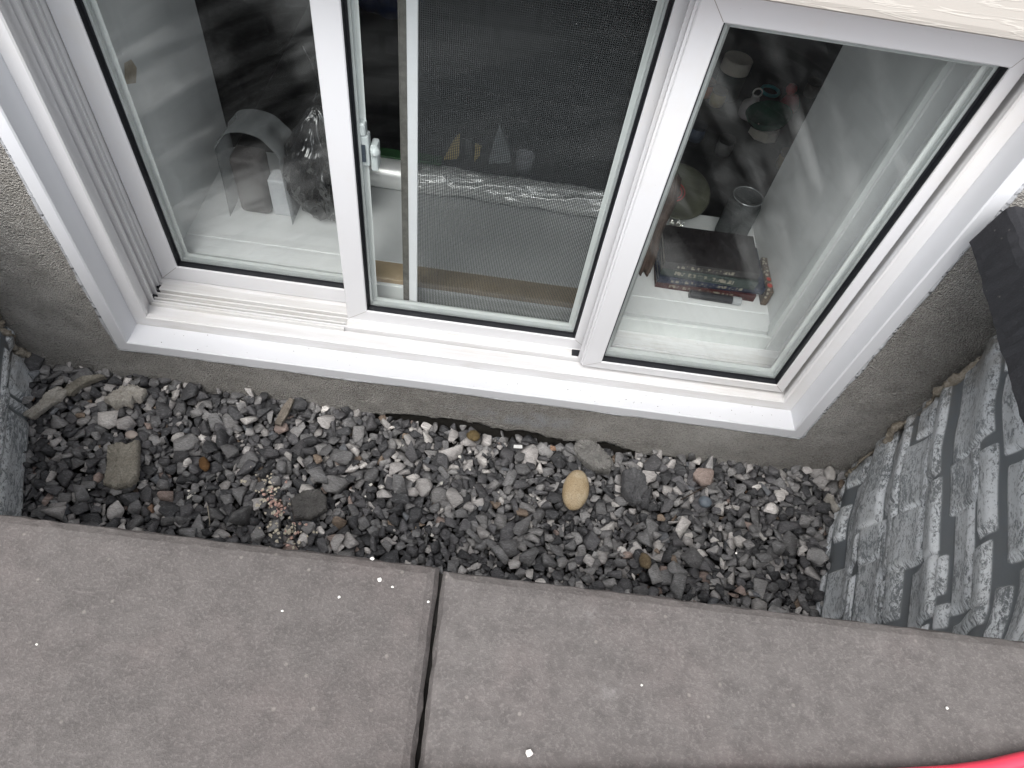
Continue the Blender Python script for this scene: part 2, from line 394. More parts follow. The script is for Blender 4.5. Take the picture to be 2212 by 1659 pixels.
def siding():
    bm = bmesh.new(); z = .9515
    box(bm, -3.2, 3.2, .031, .2, .97, 3.6)
    for k in range(10):
        z0 = z + k * .2
        prof = [(.02, z0 + .016), (.004, z0 + .012), (-.022, z0 + .004), (-.029, z0 + .0005), (-.032, z0 + .003), (-.0325, z0 + .010), (-.022, z0 + .098), (-.014, z0 + .101), (-.014, z0 + .106), (-.0265, z0 + .112), (-.027, z0 + .118), (-.010, z0 + .213), (.03, z0 + .216)]
        ra = [bm.verts.new((-3.2, y, zz)) for y, zz in prof]; rb = [bm.verts.new((3.2, y, zz)) for y, zz in prof]
        for i in range(len(prof) - 1): bm.faces.new((ra[i], rb[i], rb[i + 1], ra[i + 1]))
    return part('lap_siding', bm, SIDING, house)
siding()

# ------------------------------------------------------------------ the slider window
XL, XR, ZB, ZT = -.7215, .6740, .1155, .9805
win = thing('sliding_window', 'white three pane sliding basement window set in the parged wall', 'window')
bm = bmesh.new(); ringsweep(bm, (XL, XR, ZB, ZT), [(0, .03), (0, .0022), (.0022, 0), (.0235, 0), (.0258, .0022), (.0262, .052), (.0262, .06), (.01, .06)])
part('casing', bm, CAP, win)
# thin caulk line, uneven, where casing meets parging
bm = bmesh.new()
def cbead(p0, p1, side):
    k = 260; pts = []; rad = []
    for i in range(k + 1):
        t = i / k; p = Vector(p0).lerp(Vector(p1), t); q = float(fbm(np.array(t * 14 + side * 3), np.array(side * 7.3), 4)) - .47
        pts.append((p.x + (q * .008 if side else 0), .0045, p.z + (0 if side else q * .006))); rad.append(.0042 + .004 * abs(q))
    tube(bm, pts, rad, 8)
cbead((XL, 0, ZB - .001), (XR, 0, ZB - .001), 0); cbead((XL - .001, 0, ZB), (XL - .001, 0, .93), 1); cbead((XR + .001, 0, ZB), (XR + .001, 0, .93), 2)
part('caulk_bead', bm, simple('grey_caulk', (.44, .45, .47), .6, .2, 60, .5, .002), win, True)
# master frame: front ridge, groove, channel with ribs, back
fp = [(.0255, .053), (.0255, .049), (.0270, .0475), (.0505, .0475), (.0530, .050), (.0530, .058), (.0455, .0595), (.0455, .072), (.0400, .0725), (.0400, .090), (.0340, .0905), (.0340, .0935), (.0480, .0940), (.0480, .0985), (.0330, .0990),
      (.0330, .1015), (.0385, .1020), (.0385, .1140), (.0320, .1145), (.0320, .1165), (.0450, .1170), (.0450, .1210), (.0320, .1215), (.0340, .1240), (.0340, .1380), (.0410, .1385), (.0410, .1420), (.0300, .1425), (.0300, .158), (.0330, .1585), (.0330, .2), (.0255, .2)]
bm = bmesh.new(); ringsweep(bm, (XL, XR, ZB, ZT), fp); part('master_frame', bm, FRAMEV, win)
# ribbed sill insert to the left of the sliding sash
bm = bmesh.new(); zb = ZB
prof = [(.0875, zb + .030), (.0880, zb + .0475), (.0925, zb + .0480), (.1010, zb + .0360), (.1025, zb + .0360), (.1030, zb + .0475), (.1060, zb + .0480), (.1130, zb + .0360), (.1145, zb + .0360), (.1150, zb + .0475), (.1180, zb + .0480),
        (.1260, zb + .0360), (.1272, zb + .0360), (.1275, zb + .0465), (.1300, zb + .0475), (.1520, zb + .0425), (.1530, zb + .030)]
x0, x1 = XL + .046, -.2895
ra = [bm.verts.new((x0 + .0, y, z)) for y, z in prof]; rb = [bm.verts.new((x1, y, z)) for y, z in prof]
for i in range(len(prof) - 1): bm.faces.new((ra[i], rb[i], rb[i + 1], ra[i + 1]))
bm.faces.new(ra); bm.faces.new(rb)
part('ribbed_track', bm, TRACKV, win)
bm = bmesh.new()
for yy in (.1005, .1125, .1250, .1390): box(bm, x0 - .009, x0 + .0015, yy - .0035, yy + .0035, zb + .034, zb + .0445, .001)  # black blocks put in for the shade inside the track's end notches
part('track_gap_shade', bm, GASK, win)
bm = bmesh.new(); box(bm, -.2895, .21, .1005, .1185, zb + .0345, zb + .0425, .001)
part('sash_rail_track', bm, TRACKV, win)
bm = bmesh.new(); box(bm, .180, .1985, .098, .1185, zb + .0365, zb + .0455, .001)
part('weatherstrip_plug', bm, GASK, win)

def sash(name, rect, y, face, depth, glassmat, gask=.0145, fixed=False):
    """rect outer; face = widths (left, right, bottom/top)"""
    xL, xR, zB, zT = rect; fl, frr, fv, ft = face
    def rings(lst):
        bm = bmesh.new(); rows = []
        for t, yy in lst:     # t in 0..1 across the face, >1 metres beyond the opening edge
            ex = max(t - 1, 0); tt = min(t, 1)
            rows.append([bm.verts.new(p) for p in ((xL + fl * tt + ex, yy, zB + fv * tt + ex), (xR - frr * tt - ex, yy, zB + fv * tt + ex), (xR - frr * tt - ex, yy, zT - ft * tt - ex), (xL + fl * tt + ex, yy, zT - ft * tt - ex))])
        for i in range(len(rows)):
            a, b = rows[i], rows[(i + 1) % len(rows)]
            for j in range(4): bm.faces.new((a[j], a[(j + 1) % 4], b[(j + 1) % 4], b[j]))
        return bm
    e = part(name, rings([(0, y + depth), (0, y + .0015), (.04, y), (.96, y), (1.0, y + .0012), (1.0, y + .003), (.9, y + depth)]), VINYL, win)
    part('gasket', rings([(1.0, y + .0032), (1.0011, y + .0034), (1.0016, y + gask - .002), (1.0050, y + gask - .0018), (1.0052, y + gask - .0005), (1.0, y + gask - .0005)]), GASK, e)
    part('spacer_bar', rings([(1.0, y + gask + .0005), (1.0090, y + gask + .001), (1.0090, y + gask + .006), (1.0075, y + gask + .0065), (1.0075, y + gask + .0115), (1.0, y + gask + .012)]), SPACER, e)
    part('inner_bead', rings([(.98, y + gask + .0165), (1.014, y + gask + .017), (1.017, y + depth - .006), (1.005, y + depth), (.98, y + depth)]), INNERV, e)
    bm = bmesh.new(); yy = y + gask
    v = [bm.verts.new(p) for p in ((xL + fl - .002, yy, zB + fv - .002), (xR - frr + .002, yy, zB + fv - .002), (xR - frr + .002, yy, zT - ft + .002), (xL + fl - .002, yy, zT - ft + .002))]
    bm.faces.new(v); part('glass_pane', bm, glassmat, e)
    # mitre hairlines
    bm = bmesh.new()
    for cx, cz, dx, dz in ((xL, zB, fl, fv), (xR, zB, -frr, fv), (xR, zT, -frr, -ft), (xL, zT, fl, -ft)):
        L = math.hypot(dx, dz); nx_, nz_ = -dz / L * .00045, dx / L * .00045
        q = [(cx + dx * .05 - nx_, cz + dz * .05 - nz_), (cx + dx * .97 - nx_, cz + dz * .97 - nz_), (cx + dx * .97 + nx_, cz + dz * .97 + nz_), (cx + dx * .05 + nx_, cz + dz * .05 + nz_)]
        bm.faces.new([bm.verts.new((a, y - .0003, b)) for a, b in q])
    part('mitre_seam', bm, simple('seam_grime', (.30, .28, .26), .8), e)
    return e
sR = sash('fixed_sash', (.2005, .6225, ZB + .0515, ZT - .0605), .0725, (.0365, .0205, .0205, .0440), .036, GLASS_R)
sC = sash('sliding_sash', (-.289, .2175, ZB + .0435, ZT - .0700), .120, (.0415, .037, .0315, .0375), .034, GLASS_C)
sL = sash('fixed_sash', (XL + .0345, -.262, ZB + .0355, ZT - .0700), .168, (.0415, .03, .0405, .0375), .034, GLASS_L)
# interlock lips on the fixed stile
bm = bmesh.new()
for k in range(3): box(bm, .1965 - .004 * (k % 2), .2035, .078 + k * .013, .083 + k * .013, ZB + .052, .905)
part('interlock_lip', bm, VINYL, sR)
bm = bmesh.new()
for k in range(2): box(bm, -.2475, -.2445 + .003 * k, .137 + k * .008, .142 + k * .008, ZB + .075, .87)
part('interlock_lip', bm, INNERV, sC)

# grit caught on the ledge and in the track
bm = bmesh.new(); random.seed(77)
for k in range(150):
    x = random.uniform(XL + .05, XR - .05); kind = random.random()
    if kind < .45: y, z = random.uniform(.004, .046), ZB + .0262
    elif kind < .8: y, z = random.choice((.0845, .0775, .146)), ZB + (.0365 if x > -.29 else .0365)
    else: y, z = random.uniform(.049, .052), ZB + .0505
    r = random.uniform(.0003, .0009); ret = bmesh.ops.create_icosphere(bm, subdivisions=1, radius=r)
    for q in ret['verts']: q.co = Vector((q.co.x * 1.5 + x, q.co.y + y, q.co.z * .6 + z + r * .3))
tag(obj('track_grit', bm, simple('brown_grit', (.09, .075, .055), .9, .4, 200)), kind='stuff')
# latch on the sliding stile
bm = bmesh.new(); box(bm, -.2465, -.227, .140, .158, .532, .590, .003, 2); lat = part('sash_latch', bm, GREYPL, win)
bm = bmesh.new(); box(bm, -.2445, -.2305, .137, .155, .5905, .613, .003, 2); part('latch_tab', bm, GREYPL, lat)
bm = bmesh.new(); box(bm, -.226, -.214, .142, .166, .522, .572, .0035, 2); part('latch_lever', bm, GREYPL, lat)
bm = bmesh.new(); lathe(bm, (-.2225, .144, .560), [(.0, -.002), (.009, 0), (.010, .006), (.007, .011), (0, .012)], 18, Matrix.Rotation(R(70), 4, 'Y')); part('thumb_knob', bm, GREYPL, lat, True)
bm = bmesh.new(); box(bm, -.2435, -.2325, .1365, .1395, .543, .574); part('latch_recess', bm, simple('dark_blue_grey', (.045, .055, .07), .4), lat)

# insect screen behind the glass
def mesh_mat():
    m, nt, out = nmat('fibreglass_insect_mesh'); n = N(nt); c = co(n)
    sep = n('ShaderNodeSeparateXYZ', {0: c}); P = 2 * math.pi / .0031
    a = math_(n, 'ABSOLUTE', math_(n, 'SINE', math_(n, 'MULTIPLY', sep.outputs[0], P / 2)))
    b = math_(n, 'ABSOLUTE', math_(n, 'SINE', math_(n, 'MULTIPLY', sep.outputs[2], P / 2)))
    t = ramp(n, math_(n, 'MINIMUM', a, b), [(.52, g(1)), (.66, g(0))])
    al = math_(n, 'MULTIPLY', t, .93)
    d = n('ShaderNodeBsdfPrincipled', {'Base Color': rgb(.036, .038, .040), 'Roughness': .6})
    tr = n('ShaderNodeBsdfTransparent'); mm = n('ShaderNodeMixShader', {0: al, 1: tr.outputs[0], 2: d.outputs[0]})
    nt.links.new(mm.outputs[0], out.inputs[0]); return m
bm = bmesh.new(); box(bm, -.1775, -.1515, .1595, .1655, .190, .900, .001)
scr = part('insect_screen', bm, VINYL, win)
bm = bmesh.new(); box(bm, -.1795, -.1778, .1585, .185, .190, .900); box(bm, -.1775, -.1677, .1588, .1592, .190, .900)
part('screen_groove', bm, simple('brown_grey_pile', (.10, .095, .085), .9, .25, 90, .6, .002), scr)
bm = bmesh.new(); v = [bm.verts.new(p) for p in ((-.1515, .1625, .188), (.235, .1625, .188), (.235, .1625, .90), (-.1515, .1625, .90))]; bm.faces.new(v)
part('screen_mesh', bm, mesh_mat(), scr)

# interior reveals, sill, wood strip
bm = bmesh.new()
for y0, y1, z in ((.2005, .2085, .1875), (.2085, .2145, .1795)):
    box(bm, -.66, .61, y0, y1, .10, z, .0008)
part('inner_sill_frame', bm, INNERV, win)
WOODM = simple('raw_pine', (.40, .31, .20), .7, .2, 14, .3, .001)
bm = bmesh.new(); box(bm, -.300, .235, .2147, .2655, .11, .1915, .001); part('wood_strip', bm, WOODM, win)
bm = bmesh.new(); box(bm, -.665, .615, .2665, .572, .12, .1905, .002)
for xa, xb in ((-.665, -.3005), (.2355, .615)): box(bm, xa, xb, .2147, .2662, .12, .1898)
part('drywall_sill', bm, DRY, win)
bm = bmesh.new(); box(bm, -.72, -.6605, .2005, .572, .10, 1.0, .003); box(bm, .6105, .67, .2005, .572, .10, 1.0, .003); box(bm, -.6600, .6100, .2005, .572, .912, 1.0, .003)
part('drywall_reveal', bm, DRY, win)
bm = bmesh.new()
box(bm, -.6595, -.6500, .2015, .2135, .19, .91); box(bm, .6005, .6095, .2015, .2135, .19, .91); box(bm, -.6595, -.6555, .214, .232, .19, .91); box(bm, .6055, .6095, .214, .232, .19, .91)
part('inner_jamb_trim', bm, INNERV, win)
# torn paper patch stain on the left reveal
bm = bmesh.new(); c0 = at(283, 155, 0, -.6595)
pts = [(c0.y - .03, c0.z - .005), (c0.y - .012, c0.z + .022), (c0.y + .012, c0.z + .016), (c0.y + .02, c0.z - .004), (c0.y + .002, c0.z - .022)]
bm.faces.new([bm.verts.new((-.6588, a, b)) for a, b in pts])
part('torn_patch', bm, simple('brown_paper', (.36, .30, .22), .8, .3, 60), win)

# ------------------------------------------------------------------ the room behind
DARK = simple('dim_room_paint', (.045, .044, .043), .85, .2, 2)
def plane(name, pts, mat):
    bm = bmesh.new(); bm.faces.new([bm.verts.new(p) for p in pts]); return tag(obj(name, bm, mat), kind='structure')
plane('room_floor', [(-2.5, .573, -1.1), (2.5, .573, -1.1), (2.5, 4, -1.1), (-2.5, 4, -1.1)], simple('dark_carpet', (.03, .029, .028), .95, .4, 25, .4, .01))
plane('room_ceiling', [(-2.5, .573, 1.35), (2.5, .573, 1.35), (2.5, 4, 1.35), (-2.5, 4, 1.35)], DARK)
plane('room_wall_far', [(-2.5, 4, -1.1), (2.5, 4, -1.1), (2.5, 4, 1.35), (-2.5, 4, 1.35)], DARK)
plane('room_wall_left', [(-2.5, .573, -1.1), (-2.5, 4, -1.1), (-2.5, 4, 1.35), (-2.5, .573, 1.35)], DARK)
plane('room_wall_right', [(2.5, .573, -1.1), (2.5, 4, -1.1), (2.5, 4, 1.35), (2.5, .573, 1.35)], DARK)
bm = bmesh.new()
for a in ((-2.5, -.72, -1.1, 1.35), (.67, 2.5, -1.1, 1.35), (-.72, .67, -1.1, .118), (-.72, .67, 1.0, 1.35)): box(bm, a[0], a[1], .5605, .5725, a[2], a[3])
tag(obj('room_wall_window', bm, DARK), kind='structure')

# ------------------------------------------------------------------ window-well liner
def liner():
    s_tot = PL[-1]; ds = .0038; ns = int(s_tot / ds); z0, z1 = -.10, .684; nz = int((z1 - z0) / .0038)
    ss = np.linspace(0, s_tot, ns + 1); zz = np.linspace(z0, z1, nz + 1)
    SS, ZZ = np.meshgrid(ss, zz, indexing='ij')
    # map measured block quads of the photo onto the liner
    def to_sz(zx, zy, org, sc):
        u = (org[0] + zx * sc) / 1.8516; v_ = (org[1] + zy * sc) / 1.8516
        d = mx * ((u - 1106) / 1500) + my * (-(v_ - 829.5) / 1500) - mz; o = Vector((0, -.8, 1.28)); best = None
        for i in range(len(PA) - 1):
            a, b = PA[i], PA[i + 1]; e = b - a
            den = d.x * e[1] - d.y * e[0]
            if abs(den) < 1e-9: continue
            t = ((a[0] - o.x) * e[1] - (a[1] - o.y) * e[0]) / den
            q = ((a[0] - o.x) * d.y - (a[1] - o.y) * d.x) / den
            if 0 <= q <= 1 and t > .3: 
                best = (PL[i] + q * (PL[i + 1] - PL[i]), o.z + d.z * t); 
                break
        return best
    quads = [(265, 345, 770, 1190), (165, 260, 1225, 1470), (385, 465, 530, 960), (350, 445, 975, 1165), (325, 430, 1180, 1500), (490, 580, 510, 850), (590, 720, 250, 490), (575, 700, 525, 860),
             (520, 660, 890, 1200), (490, 555, 1230, 1500), (430, 480, 1290, 1500), (730, 800, 260, 690), (690, 780, 740, 1150), (590, 755, 1190, 1520), (762, 802, 1150, 1360), (745, 800, 1420, 1540),
             (875, 1072, 40, 530), (825, 990, 570, 860), (830, 940, 870, 1430), (995, 1085, 550, 1030), (960, 1060, 1090, 1450), (820, 1020, 1470, 1570), (1125, 1230, 600, 1150), (1100, 1190, 120, 560), (1055, 1115, 1320, 1590), (480, 540, 870, 1220), (430, 470, 1000, 1240)]
    B = []
    for a, b, c, d in quads:
        mxv, myv = (a + b) / 2, (c + d) / 2
        P = [to_sz(a, myv, (3200, 1400), .7232), to_sz(b, myv, (3200, 1400), .7232), to_sz(mxv, c, (3200, 1400), .7232), to_sz(mxv, d, (3200, 1400), .7232)]
        if None in P: continue
        B.append((min(P[2][0], P[3][0]), max(P[2][0], P[3][0]), min(P[0][1], P[1][1]), max(P[0][1], P[1][1])))
    for a, b, c, d in ((0, 55, 430, 1020), (45, 165, 640, 1120), (0, 110, 1150, 1420), (95, 215, 170, 560)):
        mxv, myv = (a + b) / 2, (c + d) / 2
        P = [to_sz(a, myv, (0, 1300), .5424), to_sz(b, myv, (0, 1300), .5424), to_sz(mxv, c, (0, 1300), .5424), to_sz(mxv, d, (0, 1300), .5424)]
        if None in P: continue
        B.append((min(P[2][0], P[3][0]), max(P[2][0], P[3][0]), min(P[0][1], P[1][1]), max(P[0][1], P[1][1])))
    B = [b for b in B if .006 < b[3] - b[2] < .4 and b[1] - b[0] > .01]
    # fill the rest with an irregular ashlar pattern
    rows = []; z = z0
    while z < z1:
        h = random.choice((.045, .055, .06, .075, .09)); s = -random.random() * .1
        while s < s_tot:
            L = random.uniform(.09, .24); rows.append((s + .007, s + L - .007, z + .006, z + h - .006)); s += L
        z += h
    nm = len(B); B0 = [(b[0] - .002, b[1] + .002, b[2] - .0015, b[3] + .0015) for b in B]; B = list(B0)
    for r in rows:
        for _ in range(6):
            hit = next((b for b in B if r[0] < b[1] + .005 and r[1] > b[0] - .005 and r[2] < b[3] + .004 and r[3] > b[2] - .004), None)
            if hit is None: break
            opts = [(r[0], hit[0] - .006, r[2], r[3]), (hit[1] + .006, r[1], r[2], r[3]), (r[0], r[1], r[2], hit[2] - .0045), (r[0], r[1], hit[3] + .0045, r[3])]
            r = max(opts, key=lambda o: (o[1] - o[0]) * (o[3] - o[2]) if o[1] > o[0] and o[3] > o[2] else -1)
            if r[1] - r[0] < .02 or r[3] - r[2] < .009: r = None; break
        else: r = None
        if r is not None: B.append(r)
    # second pass: slivers left between the courses
    for z in np.arange(z0, z1 - .02, .016):
        q = -.02
        while q < s_tot:
            L = random.uniform(.05, .12); r = (q, q + L, z, z + .013); q += L + .008
            if not any(r[0] < b[1] + .004 and r[1] > b[0] - .004 and r[2] < b[3] + .003 and r[3] > b[2] - .003 for b in B): B.append(r)
    print('liner blocks', len(B))
    D = np.full(SS.shape, -1.0); wob = .007 * (fbm(SS * 9, ZZ * 11, 2) - .37); wob2 = .006 * (fbm(SS * 9 + 9, ZZ * 9, 2) - .37)
    Hm = np.zeros(SS.shape)
    for k, b in enumerate(B):
        i0, i1 = np.searchsorted(ss, (b[0] - .03, b[1] + .03)); j0, j1 = np.searchsorted(zz, (b[2] - .03, b[3] + .03))
        sub = (slice(i0, i1), slice(j0, j1)); s_ = SS[sub] + wob[sub]; z_ = ZZ[sub] + wob2[sub]
        dx = np.maximum(b[0] - s_, s_ - b[1]); dz = np.maximum(b[2] - z_, z_ - b[3]); r = .006
        dd = np.hypot(np.maximum(dx + r, 0), np.maximum(dz + r, 0)) + np.minimum(np.maximum(dx, dz) + r, 0) - r
        D[sub] = np.maximum(D[sub], -dd)
    t = np.clip((D + .001) / .013, 0, 1); t = t * t * (3 - 2 * t)
    bulge = .0085 * t + .003 * t * (fbm(SS * 18, ZZ * 40 + 3, 2) - .3)
    course = .006 * np.sin(ZZ * 2 * math.pi / .115 + 1.2 * fbm(SS * 2, ZZ * 2))
    x, y, nx_, ny_ = plan_at(SS)
    # inward normal
    cxm, cym = -.05, -.25; sg = np.sign((cxm - x) * nx_ + (cym - y) * ny_); nx_, ny_ = nx_ * sg, ny_ * sg
    fade = 1.0; off = (bulge + course)
    ex = 1 + .018 * (ZZ)      # opens slightly upward
    X = x * ex + nx_ * off; Y = y + ny_ * off
    me = bpy.data.meshes.new('stone_look_shell')
    vs = np.stack([X, Y, ZZ], -1).reshape(-1, 3); idx = np.arange((ns + 1) * (nz + 1)).reshape(ns + 1, nz + 1)
    F = np.stack([idx[:-1, :-1], idx[1:, :-1], idx[1:, 1:], idx[:-1, 1:]], -1).reshape(-1, 4)
    me.from_pydata(vs.tolist(), [], F.tolist()); me.update()
    at_ = me.attributes.new('paint', 'FLOAT', 'POINT'); at_.data.foreach_set('value', np.clip(D / .02 + .08, 0, 1).astype(np.float32).ravel())
    uv = me.uv_layers.new(name='UVMap'); li = np.empty(len(me.loops), dtype=np.int32); me.loops.foreach_get('vertex_index', li)
    UV = np.stack([SS.ravel()[li], ZZ.ravel()[li]], -1).astype(np.float32); uv.data.foreach_set('uv', UV.ravel())
    o = link('stone_look_shell', me, LINER, None, True)
    # folded top flange + outer skin so that it has thickness
    bm = bmesh.new(); q = np.linspace(0, s_tot, 160); x, y, a_, b_ = plan_at(q); sg = np.sign((cxm - x) * a_ + (cym - y) * b_); a_, b_ = a_ * sg, b_ * sg
    rr = []
    for off, z in ((.004, .676), (.004, .6865), (-.045, .6865), (-.045, .676), (-.016, .676), (-.016, -.10)):
        rr.append([bm.verts.new((x[i] * (1 + .018 * z) + a_[i] * off, y[i] + b_[i] * off, z)) for i in range(160)])
    for r1, r2 in zip(rr[:-1], rr[1:]):
        for i in range(159): bm.faces.new((r1[i], r1[i + 1], r2[i + 1], r2[i]))
    return o, bm
well = thing('window_well', 'curved dark grey window well liner with moulded stone blocks dry brushed white', 'window well')
lo_, fb = liner(); lo_.parent = well
part('top_flange', fb, simple('slate_plastic', (.10, .113, .12), .5, .1, 20), well)

# sealant/foam squeezed out of the wall joints
def bead(name, label, x0, x1, z0, z1, seed, grp=None):
    random.seed(seed); bm = bmesh.new(); pts = []; rad = []; n = 70
    for i in range(n):
        t = i / (n - 1); z = z0 + (z1 - z0) * t
        pts.append((x0 + (x1 - x0) * t + .006 * math.sin(t * 23 + seed) + random.uniform(-.003, .003), -.012 - .004 * math.sin(t * 31), z)); rad.append(max(.0018, .0045 + .0035 * math.sin(t * 17 + seed) + random.uniform(-.003, .003)))
    tube(bm, pts, rad, 8)
    bmesh.ops.subdivide_edges(bm, edges=bm.edges, cuts=1)
    for v in bm.verts: v.co += Vector([random.uniform(-.0016, .0016) for _ in range(3)])
    return tag(obj(name, bm, FOAM, None, True), label, 'sealant bead', 'sealant beads in the liner joints')
bead('sealant_bead', 'ragged brown sealant bead down the right joint of well liner and wall', .822, .836, .015, .56, 3)
bead('sealant_bead', 'ragged brown sealant bead down the left joint of well liner and wall', -.918, -.922, .02, .30, 5)
random.seed(21)

# ------------------------------------------------------------------ pavers
def slab(name, label, poly, z0, z1, mat, bev=.006, bmat=None):
    """poly: outline points (x, y) counter-clockwise"""
    bm = bmesh.new(); e = []
    fine = []; L = len(poly); cc = Vector((sum(p[0] for p in poly) / L, sum(p[1] for p in poly) / L)); ns = []
    for i in range(L):
        a, b = Vector(poly[i]), Vector(poly[(i + 1) % L]); nr = Vector((b.y - a.y, a.x - b.x)).normalized()
        if nr.dot((a + b) / 2 - cc) < 0: nr = -nr
        ns.append(nr)
    for i in range(L):
        a, b = Vector(poly[i]), Vector(poly[(i + 1) % L]); k = max(1, int((b - a).length / .010))
        for q in ([0] + list(range(2, k - 1))): fine.append((a.lerp(b, q / k), ns[i] if q else (ns[i] + ns[i - 1])))
    def ring(ins, z, jit):
        out = []
        for p, d in fine:
            j = random.uniform(-jit, jit)
            out.append(bm.verts.new((p.x - d.x * (ins + j), p.y - d.y * (ins + j), z + random.uniform(-jit, jit) * .4)))
        return out
    rs = [ring(0, z0, .0004), ring(0, z1 - bev, .0008), ring(bev * .35, z1 - bev * .35, .0007), ring(bev, z1 - .0006, .0005), ring(bev * 1.7, z1, 0)]
    for a, b in zip(rs[:-1], rs[1:]):
        for i in range(len(a)): bm.faces.new((a[i], a[(i + 1) % len(a)], b[(i + 1) % len(a)], b[i]))
    for r_, z_ in ((rs[0], z0), (rs[-1], z1)):
        cv = bm.verts.new((cc.x, cc.y, z_))
        for i in range(len(r_)): bm.faces.new((r_[i], r_[(i + 1) % len(r_)], cv))
    o = obj(name, bm, mat); return tag(o, label, 'paver', 'pavers laid in front of the well')
ZP = .757
A0, A1 = at(0, 1101, 2, ZP), at(951, 1217, 2, ZP)
dA = (A1 - A0).normalized(); A0 = A1 - dA * .90
def yrot(p, ang, L): return (p.x + math.sin(ang) * L, p.y - math.cos(ang) * L)
J2 = at(895, 1659, 2, ZP); ang = math.atan2(J2.x - A1.x, A1.y - J2.y)
slab('paver', 'left taupe concrete paver, pitted with pale specks, in front of the well', [(A1.x, A1.y), (A0.x, A0.y), yrot(A0, ang, .60), yrot(A1, ang, .60)][::-1], .694, ZP, PAV1, .009)
B0, B1 = at(957, 1223, 2, ZP), at(2212, 1376, 2, ZP); dB = (B1 - B0).normalized(); B1 = B0 + dB * .90
B0 = B0 + Vector((.0006, 0, 0))
slab('paver', 'right taupe concrete paver, smoother, running past the stone look liner', [(B1.x, B1.y), (B0.x, B0.y), yrot(B0, ang - .004, .60), yrot(B1, ang, .60)][::-1], .694, ZP - .001, PAV2, .009)
bm = bmesh.new(); J0 = at(954, 1240, 2, ZP); dj = Vector((math.sin(ang), -math.cos(ang), 0))
for k in range(30):
    p = J0 + dj * (.004 + k * .02); box(bm, p.x - .004, p.x + .004, p.y - .0105, p.y + .0095, .70, .738 + random.uniform(-.004, .004))
tag(obj('joint_sand', bm, simple('black_joint_sand', (.012, .011, .010), .95, .4, 80)), kind='structure')
# charcoal slab laid over the right rim of the well
C0 = at(2095, 523, 2, .689); C1 = at(2212, 925, 2, .689); T0 = at(2186, 442, 2, ZP)
d = (C1 - C0); d.z = 0; d.normalize(); C1 = C0 + d * .47; px_ = Vector((-d.y, d.x, 0))
if px_.x < 0: px_ = -px_
def side_slab():
    bm = bmesh.new(); top, bot = ZP + .0, .689; n = 40; rows = []
    prof = [(0, bot), (.001, bot + .01), (.006, top - .016), (.009, top - .006), (.014, top - .001), (.022, top), (.30, top), (.305, bot)]
    for i in range(n + 1):
        t = i / n; p = C0.lerp(C1, t); row = []
        for k, (ox, z) in enumerate(prof):
            j = random.uniform(-.0012, .0012) if 0 <= k < 5 else 0
            row.append(bm.verts.new((p.x + px_.x * (ox + j), p.y + px_.y * (ox + j), z + (j * .6 if k in (0, 3, 4) else 0))))
        rows.append(row)
    for a, b in zip(rows[:-1], rows[1:]):
        for k in range(len(prof)): bm.faces.new((a[k], a[(k + 1) % len(prof)], b[(k + 1) % len(prof)], b[k]))
    bm.faces.new(rows[0]); bm.faces.new(rows[-1])
    return tag(obj('edging_slab', bm, PAV3), 'charcoal slab with chipped edge laid over the right rim of the well', 'slab')
side_slab()

# ------------------------------------------------------------------ gravel: stones dropped one by one on a height field
GX0, GX1, GY0, GY1, GS = -.97, .87, -.70, .022, .0025
NX, NY = int((GX1 - GX0) / GS), int((GY1 - GY0) / GS)
gx = GX0 + (np.arange(NX) + .5) * GS; gy = GY0 + (np.arange(NY) + .5) * GS
GXX, GYY = np.meshgrid(gx, gy, indexing='ij')
def target(x, y): return np.interp(x, [-.95, -.7, -.4, -.1, .2, .5, .85], [.045, .045, .022, -.004, -.020, -.006, .022]) + .012 * (fbm(x * 5 + 3, y * 5) - .47)
TG = target(GXX, GYY); H = TG - .040
# inside test
def inside(x, y):
    c = np.zeros(np.shape(x), bool); P = np.vstack([PA, [PA[0]]])
    Q = P[:-1:4]; Q = np.vstack([Q, Q[:1]])
    for (x1, y1), (x2, y2) in zip(Q[:-1], Q[1:]):
        cond = ((y1 > y) != (y2 > y)); c ^= cond & (x < (x2 - x1) * (y - y1) / ((y2 - y1) if y2 != y1 else 1e-9) + x1)
    return c
INS = inside(GXX, GYY)
wallH = np.where(INS & (GYY < .012), -9.0, 9.0)
protos = []
for k in range(36):
    bm = bmesh.new(); npt = random.randint(8, 12); pw = random.uniform(.5, .85)
    for q in range(npt):
        v = Vector([random.gauss(0, 1) for _ in range(3)]).normalized()
        v = Vector([math.copysign(abs(a) ** pw, a) for a in v]); bm.verts.new(v * random.uniform(.82, 1.0))
    r = bmesh.ops.convex_hull(bm, input=bm.verts); bmesh.ops.delete(bm, geom=[v for v in bm.verts if not v.link_faces], context='VERTS')
    bmesh.ops.dissolve_limit(bm, angle_limit=R(14), verts=bm.verts, edges=bm.edges)
    hull = bm.copy()
    bmesh.ops.bevel(bm, geom=bm.edges[:], offset=.075, segments=1, affect='EDGES', clamp_overlap=True)
    bmesh.ops.triangulate(bm, faces=[f for f in bm.faces if len(f.verts) > 4])
    bmesh.ops.recalc_face_normals(bm, faces=bm.faces)
    bm.verts.index_update(); V = np.array([v.co[:] for v in bm.verts]); F = [[v.index for v in f.verts] for f in bm.faces]
    bmesh.ops.triangulate(hull, faces=hull.faces); hull.verts.index_update()
    HV = np.array([v.co[:] for v in hull.verts]); HF = np.array([[v.index for v in f.verts] for f in hull.faces])
    protos.append((V, F, HV, HF)); bm.free(); hull.free()
def rot(rx, ry, rz):
    return np.array((Matrix.Rotation(rz, 3, 'Z') @ Matrix.Rotation(ry, 3, 'Y') @ Matrix.Rotation(rx, 3, 'X')))
